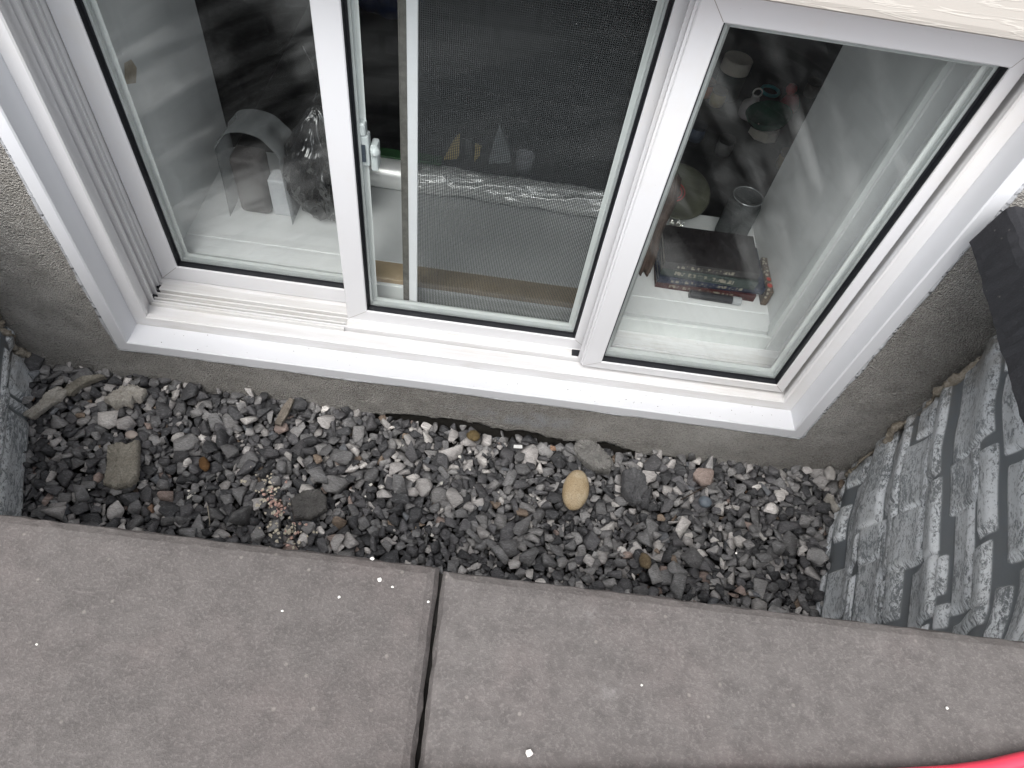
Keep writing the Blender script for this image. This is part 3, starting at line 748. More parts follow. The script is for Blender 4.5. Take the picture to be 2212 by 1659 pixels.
def surf(HV, HF, ox, oy, px, py):
    """lower/upper height of the convex stone at sample offsets"""
    a, b, c = HV[HF[:, 0]], HV[HF[:, 1]], HV[HF[:, 2]]; nn = np.cross(b - a, c - a); cen = HV.mean(0)
    fl = np.sign(((a - cen) * nn).sum(1)); nn = nn * fl[:, None]; d = (nn * a).sum(1)
    up = nn[:, 2] > 1e-9; dn = nn[:, 2] < -1e-9
    def hh(m): return (d[m][:, None, None] - nn[m, 0][:, None, None] * px - nn[m, 1][:, None, None] * py) / nn[m, 2][:, None, None]
    top = hh(up).min(0); bot = hh(dn).max(0)
    return bot, top, top > bot
placed = []
def drop(x, y, HV, HF, commit=False, sink=.0):
    r = np.abs(HV[:, :2]).max() + GS; i0 = int((x - r - GX0) / GS); i1 = int((x + r - GX0) / GS) + 1; j0 = int((y - r - GY0) / GS); j1 = int((y + r - GY0) / GS) + 1
    if i0 < 0 or j0 < 0 or i1 > NX or j1 > NY: return None
    px = gx[i0:i1, None] - x; py = gy[None, j0:j1] - y; bot, top, ok = surf(HV, HF, 0, 0, px, py)
    if ok.sum() < 3: return None
    hw = np.maximum(H[i0:i1, j0:j1], wallH[i0:i1, j0:j1]); z = (hw - bot)[ok]
    zz = np.sort(z)[max(0, int(len(z) * (1 - sink)) - 1)]
    if zz > 1: return None
    if commit:
        sub = H[i0:i1, j0:j1]; sub[ok] = np.maximum(sub[ok], (top + zz)[ok])
    return zz
palette = [((.018, .019, .021), 30), ((.032, .033, .036), 32), ((.055, .057, .060), 26), ((.085, .087, .09), 17), ((.13, .13, .132), 13), ((.19, .19, .19), 6), ((.070, .056, .044), 1.6), ((.085, .055, .038), .45), ((.095, .078, .072), 1.4), ((.05, .055, .062), 2)]
pw_ = np.array([p[1] for p in palette], float); pw_ /= pw_.sum()
NST = 8200
for it in range(NST):
    pi = rng.integers(len(protos)); V, F, HV, HF = protos[pi]
    big = it > NST * .45
    s = (rng.lognormal(math.log(.0100), .36)); s = min(max(s, .0055), .023)
    if rng.random() < .10: s *= .6
    sc = np.array([s * rng.uniform(1.05, 1.5), s * rng.uniform(.8, 1.1), s * rng.uniform(.5, .85)])
    Mr = rot(rng.normal(0, .38), rng.normal(0, .38), rng.uniform(0, 6.28)); HVt = (HV * sc) @ Mr.T
    best = None
    for c in range(7):
        x = rng.uniform(GX0 + .03, GX1 - .03); y = rng.uniform(-.67, .005)
        ii, jj = int((x - GX0) / GS), int((y - GY0) / GS)
        if ii >= NX or jj >= NY or not INS[ii, jj]: continue
        sc_ = H[ii, jj] - TG[ii, jj]
        if best is None or sc_ < best[0]: best = (sc_, x, y)
    if best is None: continue
    # local settle: try a few nudges
    cand = []
    for c in range(5):
        x = best[1] + rng.normal(0, .006); y = best[2] + rng.normal(0, .006); z = drop(x, y, HVt, HF, sink=.12)
        if z is not None: cand.append((z - float(target(np.array(x), np.array(y))), x, y, z))
    if not cand: continue
    cand.sort(key=lambda q: q[0]); dz_, x, y, z = cand[0]
    if dz_ > .016: continue
    drop(x, y, HVt, HF, True, sink=.12); placed.append((pi, sc, Mr, (x, y, z)))
print('stones', len(placed))
def surf_h(x, y, r=.02):
    i0 = int((x - r - GX0) / GS); i1 = int((x + r - GX0) / GS); j0 = int((y - r - GY0) / GS); j1 = int((y + r - GY0) / GS)
    i0 = min(max(i0, 0), NX - 2); j0 = min(max(j0, 0), NY - 2); i1 = min(max(i1, i0 + 1), NX); j1 = min(max(j1, j0 + 1), NY)
    return float(np.percentile(H[i0:i1, j0:j1], 80))
def build_gravel():
    vs, fl, fs, tints, rnds = [], [], [], [], []; off = 0
    for pi, sc, Mr, p in placed:
        V, F, _, _ = protos[pi]; W = (V * sc) @ Mr.T + np.array(p); vs.append(W)
        for f in F: fl.extend([i + off for i in f]); fs.append(len(f))
        c = np.array(palette[rng.choice(len(palette), p=pw_)][0]) * rng.uniform(.75, 1.3) * 3.1 * np.array([1.05, 1.0, .95])
        tints.append(np.tile([c[0], c[1], c[2], 1], (len(V), 1))); rnds.append(np.tile(rng.random(3) * 9, (len(V), 1))); off += len(V)
    vs = np.vstack(vs).astype(np.float32); me = bpy.data.meshes.new('gravel'); me.vertices.add(len(vs)); me.vertices.foreach_set('co', vs.ravel())
    me.loops.add(len(fl)); me.loops.foreach_set('vertex_index', fl); me.polygons.add(len(fs))
    st = np.concatenate([[0], np.cumsum(fs)[:-1]]).astype(np.int32); me.polygons.foreach_set('loop_start', st); me.update(calc_edges=True)
    a = me.color_attributes.new('tint', 'FLOAT_COLOR', 'POINT'); a.data.foreach_set('color', np.vstack(tints).astype(np.float32).ravel())
    b = me.attributes.new('rnd', 'FLOAT_VECTOR', 'POINT'); b.data.foreach_set('vector', np.vstack(rnds).astype(np.float32).ravel())
    return tag(link('gravel', me, ROCK), kind='stuff')

# ------------------------------------------------------------------ objects lying on the gravel
def lump(name, label, cat, u, v, size, rz, mat, tilt=(0, 0), seed=0, amp=.12, flat=1.0, outline=None, lift=0.0, res=4, sink=.3):
    """irregular solid: subdivided ellipsoid/prism, displaced; its top sits on the stones"""
    random.seed(seed); bm = bmesh.new()
    if outline is None:
        bmesh.ops.create_icosphere(bm, subdivisions=res, radius=1)
        sd = seed * 3.7
        for q in bm.verts:
            n_ = q.co.normalized(); f = (fbm(np.array(n_.x * 1.6 + sd), np.array(n_.y * 1.6 + n_.z * 1.1 + sd), 4) - .47)
            q.co = n_ * (1 + amp * 2 * float(f))
        for q in bm.verts: q.co = Vector((q.co.x * size[0] / 2, q.co.y * size[1] / 2, q.co.z * size[2] / 2))
    else:
        k = len(outline); pts = []
        for i in range(k):
            a, b = Vector(outline[i]), Vector(outline[(i + 1) % k]); m = max(1, int((b - a).length * 14))
            for j in range(m): pts.append(a.lerp(b, j / m) + Vector((random.uniform(-.02, .02), random.uniform(-.02, .02))))
        rings = []
        for f, z in ((.93, -.5), (1.0, -.25), (1.0, .25), (.93, .5), (.6, .56), (.25, .6)):
            rings.append([bm.verts.new((p.x * f * size[0] / 2, p.y * f * size[1] / 2, (z + random.uniform(-amp, amp) * (.35 if f > .9 else .12)) * size[2])) for p in pts])
        for a, b in zip(rings[:-1], rings[1:]):
            for i in range(len(pts)): bm.faces.new((a[i], a[(i + 1) % len(pts)], b[(i + 1) % len(pts)], b[i]))
        bm.faces.new(rings[0]); bm.faces.new(rings[-1])
    p = at(u, v, 2, 0.02); p = at(u, v, 2, surf_h(p.x, p.y) + size[2] * .3)
    bmesh.ops.rotate(bm, cent=(0, 0, 0), verts=bm.verts, matrix=Matrix.Rotation(R(rz), 3, 'Z') @ Matrix.Rotation(R(tilt[0]), 3, 'X') @ Matrix.Rotation(R(tilt[1]), 3, 'Y'))
    o = obj(name, bm, mat, None, outline is None)
    # rest it: the lowest position that does not sink more than a little into the stones
    co_ = np.array([w_.co[:] for w_ in o.data.vertices]); ii = np.clip(((co_[:, 0] + p.x - GX0) / GS).astype(int), 0, NX - 1); jj = np.clip(((co_[:, 1] + p.y - GY0) / GS).astype(int), 0, NY - 1)
    lowm = co_[:, 2] < np.median(co_[:, 2]); z = np.percentile((H[ii, jj] - co_[:, 2])[lowm], 100 - 100 * sink * .5) + lift
    o.location = (p.x, p.y, z)
    # keep stones from poking out: record its top on the field
    return tag(o, label, cat, {'pebble': 'odd pebbles on the gravel', 'concrete lump': 'concrete lumps by the wall'}.get(cat))
def egg_mat():
    m, nt, out = nmat('tan_granite_pebble'); n = N(nt); c = co(n)
    f = noise(n, c, 26, 5, .6); sp = noise(n, c, 420, 3, .75)
    col = ramp(n, f, [(.3, (.36, .26, .14)), (.55, (.45, .35, .22)), (.75, (.55, .47, .33))])
    col = mixc(n, ramp(n, sp, [(.33, g(.75)), (.45, g(0))]), col, rgb(.15, .11, .07)); col = mixc(n, ramp(n, sp, [(.58, g(0)), (.7, g(.5))]), col, rgb(.72, .68, .58))
    bsdf(n, out, col, .55, sp, .35, .0012); return m
lump('pebble', 'large smooth tan egg shaped pebble, lightest stone on the gravel', 'pebble', 1243, 1060, (.056, .096, .036), -8, egg_mat(), seed=4, amp=.03, lift=.004)
lump('mortar_chunk', 'rough grey beige mortar chunk, broken at both ends, on the left gravel', 'mortar chunk', 268, 1008, (.066, .096, .020), 14, MORT, (4, -6), 9, .3, outline=[(-.85, -.8), (-.2, -1), (.55, -.95), (.95, -.7), (.85, .3), (.75, 1), (.2, .85), (-.3, 1), (-.95, .9), (-.8, 0)], lift=.005)
lump('concrete_chunk', 'dark flat concrete chunk beside the pink and white crumbs', 'concrete chunk', 668, 1096, (.074, .062, .020), 28, MORT3, (5, 4), 12, .25, outline=[(-.9, -.6), (-.1, -1), (.8, -.75), (1, .1), (.7, .8), (-.1, .95), (-.8, .6)], lift=.004)
lump('plaster_chunk', 'pale plaster chunk with one straight edge and crumbled brown face', 'plaster chunk', 275, 862, (.078, .058, .018), 22, MORT2, (-8, 5), 14, .5, outline=[(-1, -.1), (-.2, .9), (.3, 1), (.95, .3), (.75, -.5), (.35, -.35), (.3, -.95), (-.1, -.6), (-.45, -.9)], lift=.006)
lump('plaster_flake', 'long pale plaster flake leaning beside the left liner', 'plaster flake', 104, 876, (.034, .085, .014), -28, MORT2, (6, 10), 17, .4, outline=[(-.7, -1), (.5, -.9), (.6, 0), (1, .5), (.7, 1), (-.6, .9), (-.9, .4), (-.5, -.2)], lift=.006)
lump('mortar_curl', 'curled brown mortar crust lying below the parged wall at left', 'mortar curl', 183, 836, (.085, .040, .014), 20, MORT, (14, 0), 19, .5, outline=[(-1, -.8), (-.7, .1), (0, .9), (.8, .9), (1, .5), (.3, .1), (-.2, -.3), (-.5, -1)], lift=.008)
lump('wood_chip', 'grey brown weathered wood chip standing by the wall', 'wood chip', 618, 897, (.020, .068, .012), -8, mortar_mat('weathered_wood', (.17, .145, .12), (.36, .32, .27)), (0, 6), 23, .15, outline=[(-.8, -1), (.6, -1), (.9, -.2), (.7, .95), (-.3, 1), (-.9, .2)], lift=.008)
lump('concrete_lump', 'broken grey concrete lump half buried below the wall crack', 'concrete lump', 1282, 985, (.10, .065, .035), -30, mortar_mat('grey_concrete', (.15, .147, .14), (.34, .33, .31)), (8, 0), 27, .3, outline=[(-1, .3), (-.6, 1), (.1, .8), (.8, .5), (1, -.3), (.3, -.9), (-.4, -.8), (-.9, -.4)], lift=-.010)
lump('concrete_lump', 'dark smeared concrete lump right of the tan egg pebble', 'concrete lump', 1368, 1055, (.062, .085, .026), 15, mortar_mat('damp_concrete', (.08, .081, .084), (.19, .19, .195)), (0, 4), 29, .3, outline=[(-1, -.2), (-.5, .9), (.3, 1), (1, .5), (.8, -.3), (.2, -1), (-.5, -.9)], lift=-.013)
lump('pebble', 'round blue grey pebble on the right side of the gravel', 'pebble', 1520, 1088, (.028, .026, .02), 0, simple('blue_stone', (.13, .155, .18), .5, .25, 60, .3), seed=31, amp=.05, lift=.002, res=3)
lump('pebble', 'tan brown angular pebble near the right paver edge', 'pebble', 1392, 1214, (.024, .032, .02), 20, mortar_mat('tan_stone', (.13, .09, .05), (.30, .24, .15), .6), seed=33, amp=.25, lift=.002, res=3)
lump('pebble', 'pinkish white pebble near the left liner', 'pebble', 280, 893 + 40, (.024, .018, .014), 0, simple('pink_white_stone', (.42, .36, .32), .55, .2, 60), seed=35, amp=.06, lift=.002, res=3)
lump('pebble', 'pale pointed pebble under the right end of the wall', 'pebble', 1790, 1026, (.024, .036, .018), -10, simple('pale_stone', (.40, .38, .36), .6, .25, 60, .4, .002), seed=37, amp=.22, lift=.004, res=3)
lump('mortar_crumb', 'beige jagged mortar crumb against the right liner', 'mortar crumb', 1797, 1085, (.022, .042, .014), 12, MORT2, (0, 0), 39, .4, outline=[(-.9, .6), (-.1, 1), (.8, .7), (.5, 0), (.9, -.9), (.1, -1), (-.2, -.2)], lift=.003)
lump('pebble', 'ochre stained stone under the crack in the parging', 'pebble', 1023, 941, (.030, .024, .02), 0, mortar_mat('ochre_stone', (.10, .075, .035), (.26, .19, .09), .6), seed=41, amp=.2, lift=.002, res=3)
lump('pebble', 'rust brown wedge shaped stone below the plaster chunk', 'pebble', 440, 1000, (.020, .034, .016), 35, mortar_mat('rust_stone', (.10, .05, .02), (.25, .14, .06), .7), seed=43, amp=.25, lift=.002, res=3)
lump('plastic_scrap', 'small white plastic scrap on the gravel under the wall crack', 'scrap', 1120, 961, (.020, .009, .002), 6, simple('white_scrap', (.78, .78, .76), .5, .03), (0, 5), 45, .05, outline=[(-1, -1), (1, -.8), (.9, 1), (-.95, .8)], lift=.004)
PINK = simple('pink_crumb_paste', (.62, .40, .34), .8, .5, 120, .5, .002); CREAM = simple('cream_crumb', (.66, .60, .48), .8, .2, 120, .5, .002)
random.seed(51)
def crumbs(label, spots, mat, name='crumbs'):
    bm = bmesh.new()
    for u, v, r, k in spots:
        for _ in range(k):
            uu, vv = random.gauss(u, r), random.gauss(v, min(r * .8, 60)); p = at(uu, vv, 2, .01)
            if not (-.85 < p.x < .75 and -.5 < p.y < -.01): continue
            h = surf_h(p.x, p.y, .004)
            ret = bmesh.ops.create_icosphere(bm, subdivisions=1, radius=random.uniform(.0012, .0042))
            for q in ret['verts']: q.co = Vector((q.co.x * random.uniform(.6, 1.4), q.co.y * random.uniform(.6, 1.4), q.co.z * .7)) * random.uniform(.6, 1.25) + Vector((p.x, p.y, h + .0008))
    return tag(obj(name, bm, mat), label, 'crumbs', None, 'stuff')
crumbs('pink crumbs scattered over the gravel beside the dark concrete chunk', [(590, 1070, 16, 26), (605, 1095, 14, 16), (632, 1140, 18, 10)], PINK, 'pink_crumbs')
crumbs('cream crumbs scattered over the gravel beside the dark concrete chunk', [(572, 1048, 18, 34), (600, 1085, 22, 22), (625, 1148, 24, 40), (590, 1128, 18, 10)], CREAM, 'cream_crumbs')
crumbs('tiny pale chips spread over the gravel', [(410, 1067, 6, 5), (412, 1072, 4, 3), (932, 1138, 3, 3), (300, 1140, 300, 6), (1100, 1000, 280, 10)], simple('shell_white', (.72, .70, .64), .6, .05), 'pale_chips')
# bits on the pavers
bm = bmesh.new()
for u, v, r in ((804, 1207, .0024), (820, 1253, .0026), (848, 1268, .0016), (925, 1300, .0016), (1143, 1628, .0038), (610, 1320, .0015), (733, 1290, .0018), (1386, 1480, .0016), (2045, 1530, .0018), (80, 1392, .0013), (1590, 1195, .0013)):
    p = at(u, v, 2, ZP); ret = bmesh.ops.create_icosphere(bm, subdivisions=1, radius=r * .7)
    for q in ret['verts']: q.co = Vector((q.co.x * random.uniform(.8, 1.3), q.co.y * random.uniform(.7, 1.2), q.co.z * .45)) + Vector((p.x, p.y, ZP + r * .25))
tag(obj('paver_crumbs', bm, simple('white_crumb', (.6, .59, .56), .6, .04)), 'white crumbs dotted over the pavers', 'crumbs', None, 'stuff')
def twig(label, pts, r, col):
    bm = bmesh.new(); P = []
    for u, v in pts:
        p = at(u, v, 2, 0); P.append((p.x, p.y, surf_h(p.x, p.y, .006) + .003))
    tube(bm, P, [r, r * .9, r * .6, r * .3][:len(P)] if len(P) <= 4 else r, 5); tag(obj('twig', bm, simple('twig_bark', col, .8)), label, 'twig')
twig('thin dark twig lying on gravel right of the egg pebble', [(1474, 1075), (1500, 1058), (1530, 1046), (1552, 1030)], .0014, (.05, .035, .025))
twig('pale grass stem on the gravel close to the left paver', [(452, 1100), (455, 1120), (457, 1135), (458, 1148)], .0009, (.42, .38, .30))
build_gravel()

# ------------------------------------------------------------------ things inside the window
def crumple(bm, amp, sc, seed=0):
    for v in bm.verts:
        c = v.co; f = float(fbm(np.array(c.x * sc + seed), np.array((c.y + c.z * 1.7) * sc + seed), 4)) - .47
        h = float(vnoise(np.array(c.z * sc * 1.3 + seed), np.array(c.x * sc * .7))) - .5
        v.co = c + v.normal * (f * 2 + h) * amp
# crumpled white roll on the inner edge of the sill
def roll():
    t = thing('wrapped_roll', 'long white roll in crumpled shiny film lying along the inner sill', 'roll', (0, .515, .19))
    bm = bmesh.new(); seg = 44; n = 220; rows = []
    for i in range(n + 1):
        x = -.335 + .645 * i / n; r0 = .034; row = []
        for k in range(seg):
            a = 2 * math.pi * k / seg
            f = float(abs(fbm(np.array(x * 10 + 3), np.array(k * .28 + x * 6), 4) - .47)) * (.0 if x < -.205 else 1)
            r = r0 - f * .040
            row.append(bm.verts.new((x, .512 + r * math.cos(a), .2265 + r * 1.02 * math.sin(a))))
        rows.append(row)
    for a, b in zip(rows[:-1], rows[1:]):
        for k in range(seg): bm.faces.new((a[k], a[(k + 1) % seg], b[(k + 1) % seg], b[k]))
    bm.faces.new(rows[0]); bm.faces.new(rows[-1])
    m, nt, out = nmat('white_film'); n_ = N(nt); bsdf(n_, out, rgb(.97, .97, .96), .34, noise(n_, co(n_), 60, 4), .3, .002, spec=.8, metal=.35)
    part('film_wrap', bm, m, t, True)
    bm = bmesh.new(); box(bm, -.345, -.155, .520, .552, .2600, .2655, .002); part('green_strip', bm, simple('green_tape', (.012, .07, .018), .6, .3, 40), t)
roll()
# books on the sill at right
def books():
    cols = [(.045, .010, .010), (.008, .014, .035), (.014, .025, .022), (.012, .010, .011)]; z = .191; y0 = .302
    lab = ['dark red bottom book of the stack behind the right pane', 'navy second book of the stack behind the right pane', 'dark green third book of the stack behind the right pane', 'black top book of the stack behind the right pane']
    for k in range(4):
        h = (.019, .017, .024, .020)[k]; x0 = .352 + (.004, .0, .006, .002)[k]; x1 = (.580, .592, .568, .562)[k]; d = (.125, .13, .12, .115)[k]
        M = Matrix.Translation((.45, .37, 0)) @ Matrix.Rotation(R((-1, 1.5, -2, .8)[k]), 4, 'Z') @ Matrix.Translation((-.45, -.37, 0))
        t = thing('book', lab[k], 'book', (.45, .37, z), 'books stacked on the inner sill')
        cov = simple('book_cover', cols[k], .25, .2, 40, .1)
        bm = bmesh.new(); box(bm, x0, x1, y0, y0 + d, z, z + .0018, 0, 1, M); box(bm, x0, x1, y0, y0 + d, z + h - .0018, z + h, 0, 1, M); box(bm, x0, x1, y0 - .002, y0 - .0002, z, z + h, 0, 1, M); part('cover', bm, cov, t)
        bm = bmesh.new(); box(bm, x0 + .003, x1 - .003, y0 + .001, y0 + d - .003, z + .0019, z + h - .0019, 0, 1, M); part('pages', bm, simple('paper_edge', (.30, .28, .24), .8), t)
        bm = bmesh.new(); box(bm, x0 + .03, x1 - .05, y0 - .0026, y0 - .0021, z + h * .28, z + h * .7, 0, 1, M)
        m, nt, out = nmat('worn_spine_print'); n = N(nt); f = noise(n, co(n, (1, 1, .4)), 170, 2, .5)
        bsdf(n, out, ramp(n, f, [(.50, cols[k]), (.56, (.22, .20, .16))]), .35); part('spine_label', bm, m, t)
        z += h + .0006
books()
t = thing('patterned_box', 'small box printed with flowers at the right end of the books', 'box', (.595, .36, .19))
bm = bmesh.new(); box(bm, .5935, .6075, .290, .40, .191, .235, .002); m, nt, out = nmat('flower_print'); n = N(nt)
vv = n('ShaderNodeTexVoronoi', {'Vector': co(n), 'Scale': 85.0}); cc = ramp(n, vv.outputs['Distance'], [(.28, (.30, .27, .22)), (.36, (.05, .04, .035)), (.6, (.10, .07, .05))]); bsdf(n, out, cc, .4)
part('carton', bm, m, t)
bm = bmesh.new(); lathe(bm, (.6005, .31, .2351), [(.0, 0), (.006, 0), (.006, .0006), (.0, .0007)], 12); lathe(bm, (.6005, .330, .2351), [(0, 0), (.005, 0), (.005, .0006), (0, .0007)], 12); part('cherry_print', bm, simple('cherry_red', (.35, .04, .03), .4), t)
t = thing('small_tube', 'small dark cylinder with grey cap lying in front of the books', 'tube', (.52, .285, .19))
bm = bmesh.new(); tube(bm, [(.43, .286, .2005), (.525, .284, .2005)], .009, 14); part('tube_body', bm, simple('black_label', (.02, .02, .024), .3), t, False)
bm = bmesh.new(); tube(bm, [(.5255, .284, .2005), (.545, .2835, .2005)], .0095, 14); part('tube_cap', bm, simple('grey_cap', (.30, .31, .32), .35), t, False)
# brown cloth strip by the fixed stile
bm = bmesh.new(); rows = []
for i in range(26):
    zz = .1925 + .24 * i / 25; row = []
    for k in range(14): row.append(bm.verts.new((.312 + .034 * k / 13 + .003 * math.sin(i * .4), .335 + .008 * math.sin(k * 1.1 + i * .12) + .04 * (i / 25), zz)))
    rows.append(row)
for a, b in zip(rows[:-1], rows[1:]):
    for k in range(13): bm.faces.new((a[k], a[k + 1], b[k + 1], b[k]))
bmesh.ops.solidify(bm, geom=bm.faces[:], thickness=.003)
tag(obj('cloth_strip', bm, simple('brown_cloth', (.17, .115, .09), .9, .3, 60, .4, .001), None, True), 'brown cloth strip standing on the sill left of the books', 'cloth')
# glass jar with shiny rim behind the books
t = thing('glass_jar', 'dark glass jar with thin bright rim standing behind the books', 'jar', (.545, .50, .19))
bm = bmesh.new(); lathe(bm, (.545, .505, .191), [(0, 0), (.036, 0), (.038, .01), (.038, .10), (.033, .112), (.033, .12), (.031, .12), (.031, .11), (0, .012)], 30); part('jar_body', bm, clear_mat('smoky_glass', (.35, .38, .38), .10), t, True)
bm = bmesh.new(); pts = [(.545 + .034 * math.cos(a), .505 + .034 * math.sin(a), .312) for a in np.linspace(0, 2 * math.pi, 33)]; tube(bm, pts, .0016, 6, False); part('jar_rim', bm, simple('bright_rim', (.35, .36, .37), .15, .05, metal=.7), t, True)
# foil packet on a dish
t = thing('foil_packet', 'bright crumpled foil packet behind the top left of the books', 'packet', (.40, .47, .26))
bm = bmesh.new(); bmesh.ops.create_grid(bm, x_segments=16, y_segments=22, size=1)
for v in bm.verts: v.co = Vector((.395 + v.co.x * .018, .452 + .006 * math.sin(v.co.x * 7) + random.uniform(-.003, .003), .225 + .032 * v.co.y + random.uniform(-.003, .003)))
bmesh.ops.solidify(bm, geom=bm.faces[:], thickness=.0015); part('foil_sheet', bm, simple('silver_foil', (.85, .85, .82), .12, .05, metal=.9), t)
t = thing('striped_dish', 'shallow dish with red rings behind the books', 'dish', (.40, .53, .25))
bm = bmesh.new(); Mx = Matrix.Rotation(R(20), 4, 'X'); lathe(bm, (.40, .545, .262), [(0, -.004), (.04, -.003), (.065, .004), (.075, .010), (.073, .012), (.06, .007), (.04, .001), (0, 0)], 40, Mx); part('dish_body', bm, simple('olive_glaze', (.05, .052, .035), .3, .4, 30), t, True)
bm = bmesh.new()
for r in (.014, .021, .028, .035):
    pts = [Mx @ Vector((-.02 + r * math.cos(a), r * .8 * math.sin(a), .0045 + .003 * (r / .045))) + Vector((.40, .545, .262)) for a in np.linspace(0, 2 * math.pi, 29)]; tube(bm, pts, .0015, 5, False)
part('painted_rings', bm, simple('ring_red', (.30, .03, .03), .4), t)

# left pane: domed plastic cover and black bag
t = thing('domed_cover', 'arched smoky plastic cover standing on the sill behind the left pane', 'cover', (-.53, .38, .19))
bm = bmesh.new(); rows = []
for i in range(15):
    y = .335 + .09 * i / 14; row = []
    for k in range(49):
        a = math.pi * k / 48; w = .062 + .004 * math.sin(i * .5) + .003 * math.sin(k * .45); x = -.520 + w * math.cos(a); zz = .352 + .062 * math.sin(a) * (1 - .12 * (i / 14))
        row.append((x, y, zz))
    row = [(-.520 + .066, y, .19), (-.520 + .064, y, .27)] + row + [(-.520 - .066, y, .27), (-.520 - .070, y, .19)]
    rows.append([bm.verts.new(p) for p in row])
for a, b in zip(rows[:-1], rows[1:]):
    for k in range(len(a) - 1): bm.faces.new((a[k], a[k + 1], b[k + 1], b[k]))
bmesh.ops.solidify(bm, geom=bm.faces[:], thickness=.0015); part('plastic_shell', bm, clear_mat('smoky_plastic', (.55, .56, .57), .42, .2), t, True)
bm = bmesh.new(); box(bm, -.572, -.505, .352, .405, .1915, .335, .012, 3); part('dark_filling', bm, simple('dark_filling', (.035, .03, .03), .7, .3, 20), t, True)
bm = bmesh.new(); box(bm, -.502, -.458, .360, .402, .1915, .285, .004, 2); part('white_carton', bm, simple('pale_carton', (.42, .43, .45), .6), t)
t = thing('garbage_bag', 'glossy black crumpled plastic bag behind the first sash stile', 'bag', (-.38, .42, .19))
bm = bmesh.new(); bmesh.ops.create_icosphere(bm, subdivisions=6, radius=1)
for v in bm.verts:
    c = v.co.copy(); n_ = c.normalized(); a = math.atan2(n_.y, n_.x)
    f = abs(float(fbm(np.array(a * 1.9 + 4), np.array(n_.z * 1.5 + 2), 5)) - .47) * 2 + .5 * abs(float(vnoise(np.array(a * 5), np.array(n_.z * 4))) - .5)
    tp = 1 - .55 * max(0, n_.z); r = 1 - .55 * f
    v.co = Vector((-.385 + n_.x * .092 * r * tp, .385 + n_.y * .08 * r * tp, .325 + n_.z * .140 * (1 - .15 * f)))
    v.co.z = max(v.co.z, .192)
part('bag_skin', bm, simple('black_polythene', (.004, .004, .005), .12, .1, 20, .1, spec=.9), t, True)
bm = bmesh.new()
for k in range(2):
    pts = [(-.40 + .022 * k + .012 * math.sin(q * .6 + k), .43 + .004 * q * .2, .44 + q * .016 - k * .01) for q in range(8)]; tube(bm, pts, [.0045, .004, .004, .0035, .003, .003, .002, .0015], 6)
part('bag_tie', bm, simple('black_polythene_tie', (.006, .006, .007), .1, .1, 20, spec=.9), t, True)

# low dark table inside with odds and ends
t = thing('side_table', 'dark table standing below the window inside the dim room', 'table', (0, 1.3, -1.1))
bm = bmesh.new(); box(bm, -.8, 1.2, .60, 2.2, -.085, -.052, .004); part('table_top', bm, simple('dark_laminate', (.020, .020, .022), .55, .3, 6), t)
for x, y in ((-.76, .64), (1.16, .64), (-.76, 2.16), (1.16, 2.16)):
    bm = bmesh.new(); box(bm, x - .02, x + .02, y - .02, y + .02, -1.1, -.0855); part('leg', bm, simple('dark_metal', (.02, .02, .02), .5), t)
TZ = -.0515
def putcard(name, label, cat, pts_uv, y, mat, th=.012, pname='face'):
    """flat carton standing upright at depth y with the outline measured in the photo, resting on the table"""
    P = [at(u, v, 1, y) for u, v in pts_uv]; zmin = min(p.z for p in P); dz = TZ + .0005 - zmin
    bm = bmesh.new(); a = [bm.verts.new((p.x, y, p.z + dz)) for p in P]; b = [bm.verts.new((p.x, y + th, p.z + dz)) for p in P]
    bm.faces.new(a); bm.faces.new(b)
    for i in range(len(a)): bm.faces.new((a[i], a[(i + 1) % len(a)], b[(i + 1) % len(a)], b[i]))
    cx = sum(p.x for p in P) / len(P)
    o = obj(name, bm, mat); o.data.transform(Matrix.Translation((-cx, -y, -TZ))); o.location = (cx, y, TZ)
    return tag(o, label, cat)
GOLD = simple('gold_card', (.90, .68, .28), .35, .15, 60)
def ypl(u, v): return at(u, v, 2, TZ).y
putcard('gold_carton', 'wedge of gold carton, larger of the two, seen through the mesh', 'carton', [(958, 352), (985, 350), (992, 342), (992, 296), (975, 318)], ypl(985, 350), GOLD)
putcard('gold_carton', 'small gold carton tip behind the grey tag, seen through the mesh', 'carton', [(1028, 314), (1040, 300), (1043, 282), (1028, 277)], ypl(1028, 350), GOLD)
putcard('grey_tag', 'small grey rectangular tag between the two gold cartons', 'tag', [(1005, 334), (1019, 334), (1019, 305), (1005, 305)], ypl(1010, 336), simple('grey_tag', (.26, .26, .26), .6))
putcard('pointed_bag', 'pointed translucent grey bag standing right of the gold cartons', 'bag', [(1055, 358), (1102, 356), (1101, 335), (1079, 274), (1064, 318)], ypl(1080, 358), simple('grey_bag', (.48, .51, .53), .4, .3, 60), .03)
def tb(u, v): p = at(u, v, 2, TZ); return p.x, p.y
x, y = tb(1130, 368); t = thing('grey_cup', 'small pale grey cup standing right of the pointed bag', 'cup', (x, y, TZ))
bm = bmesh.new(); lathe(bm, (x, y, TZ + .0005), [(0, 0), (.022, 0), (.029, .055), (.027, .055), (.020, .004), (0, .004)], 24); part('cup_body', bm, simple('cup_grey', (.48, .49, .53), .5), t, True)
x, y = tb(1565, 205); t = thing('supplement_jar', 'dark jar with wide pale ribbed lid behind the right pane', 'jar', (x, y, TZ))
bm = bmesh.new(); lathe(bm, (x, y, TZ), [(0, 0), (.046, 0), (.048, .01), (.048, .085), (.04, .095), (0, .095)], 30); part('jar_body', bm, simple('jar_dark', (.05, .06, .055), .4), t, True)
bm = bmesh.new(); lathe(bm, (x, y, TZ + .0955), [(0, 0), (.050, 0), (.050, .040), (.047, .043), (0, .043)], 30); part('lid', bm, simple('lid_beige', (.88, .80, .70), .5), t, False)
